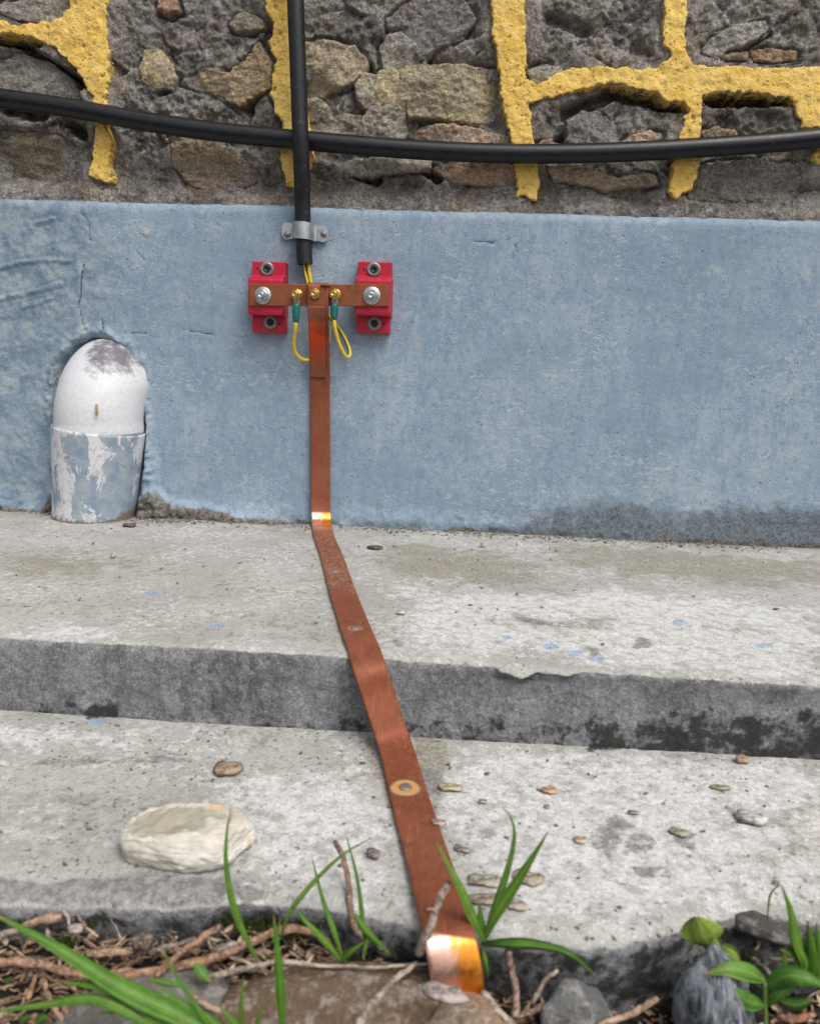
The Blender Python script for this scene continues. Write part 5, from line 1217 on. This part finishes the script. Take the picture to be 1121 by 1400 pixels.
# ------------------------------------------------------------------ moss under the ledge
bm = bmesh.new(); Vs, Fs, o_ = [], [], 0
for (px, py, rx, ry, cnt) in [(40, 1252, 46, 14, 420), (112, 1254, 26, 14, 300), (330, 1250, 60, 14, 420), (560, 1276, 30, 10, 200), (990, 1330, 60, 30, 260), (90, 1290, 14, 8, 60), (380, 1270, 60, 16, 300)]:
    for k in range(cnt):
        a, q = r_.uniform(0, 6.28), math.sqrt(r_.uniform()); c = GZ(px + rx * q * math.cos(a), py + ry * q * math.sin(a), Z_LO - .012 - .006 * r_.uniform())
        t = r_.uniform(0, 6.28); h = r_.uniform(.0015, .0042); wd = r_.uniform(.0006, .0013); d = np.array([r_.normal(0, .6), r_.normal(-.4, .6), 1.0]); d /= np.linalg.norm(d); s_ = np.array([math.cos(t), math.sin(t), 0]) * wd; s2 = np.array([-math.sin(t), math.cos(t), 0]) * wd
        Vs += [c - s_, c + s_, c + s2, c + d * h]; Fs += [(o_, o_ + 1, o_ + 3), (o_ + 1, o_ + 2, o_ + 3), (o_ + 2, o_, o_ + 3)]; o_ += 4
solo('moss', np.array(Vs), np.array(Fs), M_MOSS, kind='stuff', smooth=False)

# ------------------------------------------------------------------ dead stems and bark in the soil
def twig(pts, r0, r1, label, color, seed, name='dead_twig', cat='twig', flat=1.0, split=0):
    """pts: photo pixels with the height above the soil level; the stem lies at that height"""
    P = resample(cat_mull([GZ(x, y, Z_SOIL + h) for x, y, h in pts], 8), .0022); n = len(P); s_ = np.linspace(0, 1, n)
    P = P + np.stack([fbm(s_ * 3, seed, 0, 2.2, 3, .6, seed + k) for k in range(3)], 1) * .0014
    rr_ = .50 * (r0 + (r1 - r0) * s_) * (1 + .34 * fbm(s_ * 4, seed, 0, 3, 3, .6, seed)) * np.clip(np.minimum(s_, 1 - s_) * n / 1.0 + .8, 0, 1)
    V, F = tube(P, rr_, 9, True, .42, seed)
    if flat != 1.0:
        V = np.asarray(V); k = np.argmin(np.linalg.norm(V[:, None, :] - P[None], axis=2), 1); V[:, 2] = P[k, 2] + (V[:, 2] - P[k, 2]) * flat
    return solo(name, V, F, M_WOOD, label, cat, 'dead stems in the soil', color=color)
TWC, TWL, TWG, TWD = (.36, .20, .12), (.46, .30, .20), (.33, .28, .24), (.20, .12, .08)
twig([(-20, 1318, .016), (40, 1316, .018), (90, 1330, .018), (130, 1334, .018), (180, 1328, .018)], .0044, .0038, 'thick reddish-brown dead stem lying at the left, ending by the long blade', TWC, 1)
twig([(150, 1338, .019), (230, 1324, .020), (300, 1308, .022), (345, 1288, .024), (385, 1272, .026), (430, 1276, .024), (448, 1296, .018)], .0042, .0046, 'long reddish-brown dead stem arching across the litter left of centre', TWC, 2)
twig([(212, 1336, .026), (250, 1302, .028), (280, 1280, .029), (302, 1266, .030)], .0032, .0036, 'straight brown stem crossing over the long arching one', TWC, 3)
twig([(28, 1268, .022), (60, 1258, .026), (84, 1254, .028)], .0040, .0055, 'stubby broken stem under the moss at far left', TWL, 4)
twig([(118, 1304, .020), (150, 1302, .021), (184, 1300, .022)], .0050, .0042, 'short fat piece of bark in the middle of the left litter', TWL, 5, flat=.7)
twig([(190, 1304, .022), (230, 1294, .024), (268, 1284, .026)], .0032, .0026, 'grey split stem beside the crossing brown stems', TWG, 6, flat=.6)
twig([(60, 1340, .014), (70, 1372, .013), (90, 1402, .012)], .0024, .0028, 'thin brown stem pointing down past the left grass', TWL, 7)
twig([(86, 1372, .014), (92, 1388, .013), (100, 1410, .012)], .0026, .0028, 'short tan stem end at the bottom left edge', TWL, 8)
twig([(38, 1366, .012), (44, 1348, .013), (48, 1336, .015)], .0030, .0022, 'short orange-brown peg under the left stem', (.38, .21, .11), 9)
twig([(104, 1252, .024), (122, 1272, .024), (136, 1282, .022)], .0012, .0016, 'thin pale twig slanting right of the moss cushion', TWL, 10)
twig([(152, 1258, .026), (160, 1272, .024), (166, 1286, .022)], .0011, .0012, 'thin upright twig at the left under the grey stain', TWG, 11)
twig([(86, 1242, .030), (92, 1256, .026), (96, 1266, .022)], .0022, .0018, 'pale bark sliver standing beside the moss', (.52, .44, .38), 12, flat=.8)
twig([(62, 1270, .020), (68, 1284, .018), (74, 1296, .016)], .0024, .0018, 'dark splinter below the stubby stem', TWG, 13)
twig([(-10, 1286, .018), (14, 1276, .020), (30, 1270, .020)], .0040, .0034, 'grey-brown stem end at the left frame edge', TWG, 14)
twig([(458, 1150, .055), (468, 1172, .048), (476, 1205, .040), (478, 1240, .032), (486, 1268, .026), (500, 1284, .022)], .0030, .0042, 'upright brown stalk rising among the grass left of the strip', TWD, 15, 'dead_stalk')
twig([(498, 1262, .030), (508, 1282, .024), (524, 1300, .018)], .0022, .0014, 'pale split stalk base among the grass', TWL, 16)
twig([(613, 1206, .066), (602, 1230, .062), (594, 1254, .056), (582, 1280, .048), (572, 1306, .034)], .0040, .0050, 'grey-brown dead stalk leaning across the copper strip', (.30, .23, .20), 17, 'dead_stalk')
twig([(582, 1246, .060), (590, 1242, .062), (598, 1248, .060)], .0014, .0014, 'short side shoot on the stalk across the strip', TWL, 18)
twig([(570, 1318, .024), (540, 1340, .030), (510, 1372, .034), (490, 1402, .036)], .0026, .0040, 'pale forked root lying over the long brown rock', (.42, .34, .28), 19, 'dead_root')
twig([(410, 1318, .018), (460, 1322, .020), (520, 1322, .021), (586, 1318, .022)], .0018, .0016, 'thin straw lying above the long brown rock', (.50, .40, .30), 20, 'straw')
twig([(696, 1302, .026), (700, 1330, .022), (706, 1358, .018), (704, 1392, .014)], .0032, .0040, 'reddish-brown stalk hanging below the arching grass blade', (.30, .19, .15), 21, 'dead_stalk')
twig([(762, 1328, .030), (746, 1342, .024), (736, 1358, .020), (728, 1374, .014)], .0020, .0026, 'pale forked twig beside the lumpy grey stone', (.44, .35, .25), 22)
twig([(660, 1356, .020), (676, 1376, .019), (694, 1396, .018)], .0036, .0030, 'pale flat stem at the foot of the copper strip', (.46, .38, .30), 23, flat=.6)
twig([(700, 1394, .012), (740, 1378, .012), (770, 1376, .012)], .0030, .0034, 'dark stem left of the lumpy grey stone', TWD, 24)
twig([(818, 1402, .012), (850, 1392, .014), (880, 1378, .014), (898, 1366, .013)], .0030, .0034, 'tan curled stem between the two right-hand stones', (.42, .29, .20), 25)
twig([(1020, 1306, .016), (1040, 1318, .016), (1056, 1338, .014)], .0018, .0024, 'grey-brown twig behind the broad weed leaves', TWG, 26)
twig([(1050, 1312, .016), (1074, 1313, .016), (1096, 1314, .016)], .0022, .0018, 'level pinkish twig under the right grass clump', (.40, .25, .18), 27)
twig([(1032, 1300, .018), (1040, 1284, .020), (1046, 1268, .022), (1043, 1258, .024)], .0014, .0020, 'thin bent twig against the dark flat stone', TWL, 28)
twig([(1062, 1390, .010), (1085, 1394, .010), (1112, 1386, .011)], .0040, .0034, 'orange-brown bark bits at the bottom right corner', (.34, .16, .08), 29)
twig([(252, 1342, .018), (262, 1360, .017), (278, 1372, .017), (300, 1384, .017)], .0022, .0028, 'knotted brown stem left of the long brown rock', TWL, 30)
twig([(310, 1308, .020), (332, 1314, .020), (348, 1322, .020)], .0022, .0018, 'short pale straw under the arching stem', (.50, .42, .34), 31, 'straw', flat=.7)
twig([(280, 1338, .022), (330, 1326, .024), (380, 1316, .026), (420, 1318, .024)], .0030, .0024, 'grey weathered stem along the top of the long brown rock', (.38, .32, .27), 32)
twig([(200, 1348, .018), (224, 1344, .019), (252, 1350, .018)], .0026, .0020, 'short light brown stem in front of the crossing stems', TWL, 33)
# a bone-white bark plate under the stems
chip(312, 1302, Z_SOIL + .017, 34, 52, 'whitish bark plate under the arching dead stem', (.56, .51, .49), 41, 'bark_plate', 'bark', .002, .5, .3, group=None)
chip(196, 1296, Z_SOIL + .026, 26, 22, 'dark brown bark lump in the left litter', (.14, .10, .08), 42, 'bark_plate', 'bark', .006, .2, .6, group=None)
chip(104, 1275, Z_SOIL + .024, 22, 14, 'grey bark plate beside the moss at far left', (.48, .43, .40), 43, 'bark_plate', 'bark', .003, .2, .3, group=None)
chip(606, 1362, Z_SOIL + .036, 64, 34, 'grey papery bark piece in front of the end of the copper strip', (.42, .36, .34), 44, 'bark_plate', 'bark', .002, -.3, .3, group=None)
# small chips and fibre
r_ = np.random.RandomState(77); Vs, Fs, o_ = [], [], 0
for k in range(1500):
    px = r_.choice([r_.uniform(-60, 470), r_.uniform(420, 720), r_.uniform(700, 1180)], p=[.70, .16, .14]); py = r_.uniform(1250, 1420) if px < 420 else r_.uniform(1290, 1420)
    c = GZ(px, py, Z_SOIL + .004); h = float(soil_z(c[0], c[1])); c = np.array([c[0], c[1], h + r_.uniform(.0005, .010 if px < 420 else .004)])
    ln, wd, tk = r_.uniform(.003, .016), r_.uniform(.0004, .0017), r_.uniform(.0004, .0011); t = r_.normal(0, .7) + (PI if r_.uniform() < .5 else 0); ti = r_.normal(0, .25)
    d = np.array([math.cos(t) * math.cos(ti), math.sin(t) * math.cos(ti), math.sin(ti)]); s_ = np.cross(d, [0, 0, 1.0]); s_ /= np.linalg.norm(s_); u_ = np.cross(s_, d)
    for sx_, w_ in ((-1, r_.uniform(.3, 1)), (0, 1.0), (1, r_.uniform(.3, 1))):
        for a_, b_ in ((-1, -1), (1, -1), (1, 1), (-1, 1)): Vs.append(c + d * ln / 2 * sx_ + s_ * wd / 2 * w_ * a_ + u_ * tk / 2 * b_ + u_ * (.0008 if sx_ == 0 else 0))
    for q_ in range(2):
        for e_ in range(4): Fs.append((o_ + q_ * 4 + e_, o_ + q_ * 4 + (e_ + 1) % 4, o_ + q_ * 4 + 4 + (e_ + 1) % 4, o_ + q_ * 4 + 4 + e_))
    Fs += [(o_ + 3, o_ + 2, o_ + 1, o_), (o_ + 8, o_ + 9, o_ + 10, o_ + 11)]; o_ += 12
solo('bark_litter', np.array(Vs), np.array(Fs), M_WOOD, kind='stuff', color=(.34, .21, .135), smooth=False)
crumbs('soil_crumbs', [(c[0], c[1], float(soil_z(c[0], c[1])) + .001) for c in [GZ(r_.uniform(-60, 1180), r_.uniform(1255, 1440), Z_SOIL) for _ in range(900)]], M_SOIL, (.1, .1, .1), 5, amin=.0008, amax=.0032, flat=.8)

Vs, Fs, o_ = [], [], 0
for k in range(420):
    px = r_.choice([r_.uniform(-60, 470), r_.uniform(660, 1180)], p=[.75, .25]); py = r_.uniform(1256, 1420) if px < 470 else r_.uniform(1320, 1420)
    c = GZ(px, py, Z_SOIL + .004); c = np.array([c[0], c[1], float(soil_z(c[0], c[1])) + r_.uniform(.002, .011 if px < 470 else .004)])
    ln, wd = r_.uniform(.004, .012), r_.uniform(.001, .0034); t = r_.uniform(0, 6.28); ti, ro_ = r_.normal(0, .35), r_.normal(0, .5)
    d = np.array([math.cos(t) * math.cos(ti), math.sin(t) * math.cos(ti), math.sin(ti)]); s_ = np.cross(d, [0, 0, 1.0]); s_ /= np.linalg.norm(s_); u_ = np.cross(s_, d); s_ = s_ * math.cos(ro_) + u_ * math.sin(ro_); u_ = np.cross(s_, d)
    for th_ in (.00015, -.00015):
        for a_, w_ in ((-.5, .15), (-.2, .8), (.15, 1.0), (.5, .1)):
            for b_ in (-1, 1): Vs.append(c + d * ln * a_ + s_ * wd / 2 * w_ * b_ + u_ * (th_ + .0009 * (a_ * 2) ** 2))
    for q_ in range(3):
        a = o_ + q_ * 2; Fs += [(a, a + 1, a + 3, a + 2), (a + 8 + 2, a + 8 + 3, a + 8 + 1, a + 8)]
    o_ += 16
solo('dry_leaf_litter', np.array(Vs), np.array(Fs), M_WOOD, kind='stuff', color=(.52, .40, .28), smooth=False)

# ------------------------------------------------------------------ grass and weeds
def blade(parent, pts, wpx, color=(1, 1, 1), mat=None, name='blade', fold=.25, shape='grass'):
    """pts: (px, py, y) pixels at world depth y; width in metres at the broadest place"""
    P = resample(cat_mull([WY(*p) for p in pts], 10), .0016); n = len(P); s_ = np.linspace(0, 1, n)
    T = np.gradient(P, axis=0); T /= np.linalg.norm(T, axis=1)[:, None]
    view = P - CAM; W = np.cross(T, view); W /= np.linalg.norm(W, axis=1)[:, None]
    # not quite square to the view, so the blade has its own turn
    N = np.cross(W, T); tw = .5 * math.sin(pts[0][0]) ; W = W * math.cos(tw) + N * math.sin(tw); N = np.cross(W, T)
    if shape == 'grass': hw = wpx / 2 * np.minimum(1, .30 + s_ * 2.2) * np.clip((1 - s_) * 1.7, 0, 1) ** .85 + .00012
    else: hw = wpx / 2 * np.sin(PI * np.clip(s_ * .97 + .015, 0, 1) ** .8) ** (1.0 if wpx < .014 else .75) * (.78 if wpx < .014 else 1) + .0002
    prof = [-1, -.5, 0, .5, 1]; V = []; m = 5
    for i in range(n):
        for u in prof: V.append(P[i] + W[i] * hw[i] * u + N[i] * hw[i] * fold * (abs(u) - .5) * 2)
    V = np.array(V); nb_ = n * m; V = np.vstack([V, V - np.repeat(N, m, 0) * .0003])
    F = []
    for i in range(n - 1):
        for k in range(m - 1):
            a = i * m + k; F.append((a, a + 1, a + m + 1, a + m)); F.append((nb_ + a + m, nb_ + a + m + 1, nb_ + a + 1, nb_ + a))
    for i in range(n - 1):
        for k in (0, m - 1): a = i * m + k; F.append((a, a + m, nb_ + a + m, nb_ + a))
    o = part(name, V, F, mat or M_BLADE, parent, attrs={'tt': np.tile(np.repeat(s_, m), 2), 'uu': np.tile(np.tile(prof, n), 2)}); o.color = (*color, 1); return o
def clump(name, label, cat, base, blades, **kw):
    t = thing(name, label, cat, base, kw.pop('group', 'grass clumps along the ledge'))
    for b in blades:
        pts, wpx = b[0], b[1]; d = np.linalg.norm(WY(*pts[len(pts) // 2]) - CAM)
        blade(t, pts, wpx * d / FPX * .68, *(b[2:]))
    return t
YG = GZ(660, 1290, Z_SOIL + .02)[1] - .014
clump('grass_clump', 'small clump of broad grass blades growing right of the copper strip', 'grass', WY(660, 1300, YG), [
    ([(664, 1290, YG), (650, 1262, YG - .003), (628, 1212, YG - .004), (594, 1148, YG - .002)], 19, (1.15, 1.0, 1.0)),
    ([(660, 1290, YG), (672, 1252, YG + .004), (692, 1196, YG + .010), (703, 1146, YG + .014), (698, 1118, YG + .016), (685, 1103, YG + .018)], 13, (.8, .85, .9)),
    ([(660, 1290, YG), (678, 1250, YG - .002), (708, 1204, YG - .003), (750, 1137, YG - .004)], 21, (1.15, 1.05, .9)),
    ([(662, 1288, YG), (657, 1262, YG + .003), (656, 1232, YG + .006)], 15, (.85, .9, .9)),
    ([(658, 1292, YG), (690, 1291, YG - .010), (740, 1294, YG - .014), (780, 1306, YG - .016), (816, 1336, YG - .016)], 20, (.72, .78, .8)),
    ([(660, 1296, YG), (664, 1318, YG - .003), (668, 1336, YG - .003)], 10, (.9, .9, .9))])
YG2 = GZ(478, 1312, Z_SOIL + .015)[1]
clump('grass_clump', 'thin wispy grass clump left of the copper strip', 'grass', WY(478, 1318, YG2), [
    ([(470, 1316, YG2), (458, 1276, YG2), (442, 1232, YG2 + .004), (426, 1172, YG2 + .008)], 10, (1.0, 1.0, 1.0)),
    ([(500, 1306, YG2), (496, 1262, YG2), (488, 1200, YG2 + .004), (472, 1138, YG2 + .008)], 8, (.7, .7, .8)),
    ([(470, 1316, YG2), (440, 1282, YG2 - .002), (414, 1256, YG2 - .003), (399, 1234, YG2 - .004)], 12, (1.1, 1.05, 1)),
    ([(384, 1282, YG2), (396, 1248, YG2 - .003), (430, 1205, YG2 + .002), (470, 1168, YG2 + .004), (508, 1146, YG2 + .006)], 9, (1.2, 1.05, 1.1)),
    ([(464, 1318, YG2), (480, 1302, YG2 - .002), (498, 1288, YG2 - .002)], 13, (.9, 1.05, .9)),
    ([(484, 1250, YG2), (504, 1276, YG2 - .002), (534, 1306, YG2 - .003)], 13, (.75, .75, .8)),
    ([(496, 1310, YG2 - .002), (502, 1286, YG2 - .002), (506, 1262, YG2)], 7, (1.5, 1.0, .8))])
clump('grass_tuft', 'single slender grass blade standing in front of the whitish stone', 'grass', WY(350, 1316, -.735), [
    ([(352, 1314, -.737), (334, 1278, -.738), (317, 1232, -.739), (309, 1180, -.738), (310, 1140, -.736), (316, 1103, -.734)], 12, (1.15, 1.05, 1))])
clump('grass_tuft', 'short upright blades in front of the long brown rock', 'grass', WY(384, 1404, -.775), [
    ([(386, 1420, -.775), (384, 1370, -.775), (380, 1310, -.774), (374, 1250, -.772)], 17, (.95, 1.05, .9)),
    ([(330, 1420, -.775), (329, 1380, -.775), (333, 1335, -.774)], 9, (1.2, 1.0, 1.0)),
    ([(372, 1290, -.765), (380, 1272, -.764), (384, 1256, -.763)], 6, (1, 1, 1))])
clump('grass_clump', 'big out of focus grass blades sweeping in from the bottom left', 'grass', WY(300, 1440, -.80), [
    ([(330, 1440, -.80), (250, 1392, -.802), (160, 1348, -.800), (70, 1292, -.796), (-20, 1244, -.792)], 30, (.85, .95, .85)),
    ([(250, 1436, -.80), (190, 1392, -.802), (130, 1366, -.800), (60, 1374, -.797), (-20, 1386, -.794)], 19, (1.0, .95, 1.0)),
    ([(280, 1430, -.80), (200, 1376, -.800), (140, 1352, -.798), (78, 1342, -.794)], 20, (1.15, 1.05, 1.1)),
    ([(330, 1430, -.80), (290, 1398, -.800), (250, 1372, -.798), (206, 1346, -.795)], 14, (1.0, 1.0, 1.0)),
    ([(340, 1430, -.80), (318, 1398, -.800), (300, 1376, -.798)], 12, (.95, 1.0, .9)),
    ([(300, 1430, -.80), (292, 1400, -.800), (270, 1380, -.799)], 18, (.9, 1.0, .8)),
    ([(204, 1340, -.79), (236, 1346, -.79), (268, 1352, -.788)], 10, (1.1, 1.0, 1.0)),
    ([(290, 1440, -.80), (230, 1404, -.801), (170, 1386, -.800), (118, 1388, -.798)], 9, (2.0, 1.25, 1.1)),
    ([(330, 1436, -.80), (352, 1398, -.80), (360, 1360, -.799)], 8, (1.3, 1.0, 1.0)),
    ([(310, 1436, -.80), (270, 1380, -.801), (238, 1330, -.798), (222, 1296, -.796)], 9, (.8, .9, .8))])
YG3 = -.715
clump('grass_clump', 'grass clump with a dried bent tip at the right frame edge', 'grass', WY(1105, 1340, YG3), [
    ([(1098, 1345, YG3), (1092, 1305, YG3), (1082, 1250, YG3 + .002), (1068, 1210, YG3 + .004)], 21, (1.1, 1.0, 1.0)),
    ([(1108, 1345, YG3), (1108, 1300, YG3), (1104, 1258, YG3 + .002)], 20, (.95, 1.0, .9)),
    ([(1118, 1345, YG3), (1120, 1300, YG3), (1116, 1262, YG3)], 20, (1.0, 1.05, .9)),
    ([(1130, 1345, YG3), (1134, 1300, YG3), (1136, 1256, YG3)], 20, (.9, .95, .9)),
    ([(1098, 1345, YG3), (1100, 1316, YG3 - .002), (1086, 1286, YG3 - .002), (1080, 1240, YG3)], 14, (.85, .9, .85)),
    ([(1066, 1210, YG3 + .004), (1054, 1222, YG3 + .004), (1050, 1244, YG3 + .002), (1050, 1268, YG3)], 3, (2.2, .9, 1.2)),
    ([(1074, 1328, YG3), (1072, 1310, YG3), (1074, 1296, YG3)], 9, (1.2, 1.0, 1.0)),
    ([(1090, 1312, YG3), (1078, 1304, YG3), (1066, 1298, YG3)], 7, (1.5, 1.0, 1.0))])
def weed(label, base, stem, leaves, name='weed'):
    t = thing(name, label, 'weed', base)
    if stem:
        P = resample(cat_mull([WY(*p) for p in stem], 8), .002); o = part('stem', *tube(P, .0011, 8), M_LEAF, t, attrs={'tt': np.zeros(len(P) * 8 + 2)}); o.color = (1.5, 1.2, 1.6, 1)
    for pts, wpx, colr in leaves:
        d = np.linalg.norm(WY(*pts[1]) - CAM); blade(t, pts, wpx * d / FPX, colr, M_LEAF, 'leaf', .22, 'leaf')
    return t
yw = -.735
weed('broad leaved weed with spreading pointed leaves in the bottom right corner', WY(1047, 1400, yw), [(1047, 1404, yw), (1046, 1375, yw), (1046, 1344, yw)], [
    ([(1046, 1342, yw), (1020, 1330, yw - .004), (994, 1326, yw - .006), (966, 1332, yw - .006)], 24, (1.5, 1.25, 1.3)),
    ([(1046, 1376, yw), (1022, 1370, yw - .006), (1004, 1358, yw - .008), (984, 1352, yw - .008)], 22, (.75, .85, .9)),
    ([(1046, 1350, yw), (1074, 1336, yw - .006), (1100, 1338, yw - .010), (1134, 1352, yw - .012)], 26, (.75, .9, .85)),
    ([(1048, 1376, yw), (1064, 1362, yw - .004), (1078, 1350, yw - .005), (1088, 1340, yw - .005)], 15, (1.2, 1.1, 1.1)),
    ([(1066, 1370, yw), (1090, 1374, yw - .003), (1112, 1366, yw - .004)], 16, (.6, .65, .7))])
weed('small lime green weed with crinkled round leaves beside the slaty rock', WY(985, 1330, -.715), [(984, 1330, -.716), (976, 1308, -.717), (960, 1290, -.718)], [
    ([(968, 1294, -.720), (962, 1282, -.723), (956, 1266, -.725), (952, 1254, -.726)], 46, (4.2, 2.3, 3.0)),
    ([(966, 1282, -.720), (976, 1290, -.722), (984, 1302, -.724)], 22, (4.0, 2.2, 2.8)),
    ([(984, 1300, -.722), (998, 1306, -.726), (1012, 1318, -.727)], 24, (3.6, 2.1, 2.6))])
weed('tiny round green seedling leaves at the bottom left edge', WY(48, 1400, -.785), None, [
    ([(28, 1402, -.786), (34, 1394, -.787), (42, 1390, -.788)], 12, (1.2, 1.0, 1.2)),
    ([(50, 1402, -.786), (58, 1393, -.787), (68, 1392, -.788)], 13, (1.1, 1.0, 1.1)),
    ([(10, 1346, -.765), (13, 1340, -.766), (16, 1336, -.766)], 8, (1.3, 1.1, 1.3))], 'seedling')
weed('small half hidden green leaf under the dead stems left of the rock', WY(278, 1345, -.755), None, [
    ([(266, 1318, -.752), (276, 1330, -.755), (288, 1344, -.757)], 16, (1.1, 1.0, 1.2))], 'seedling')
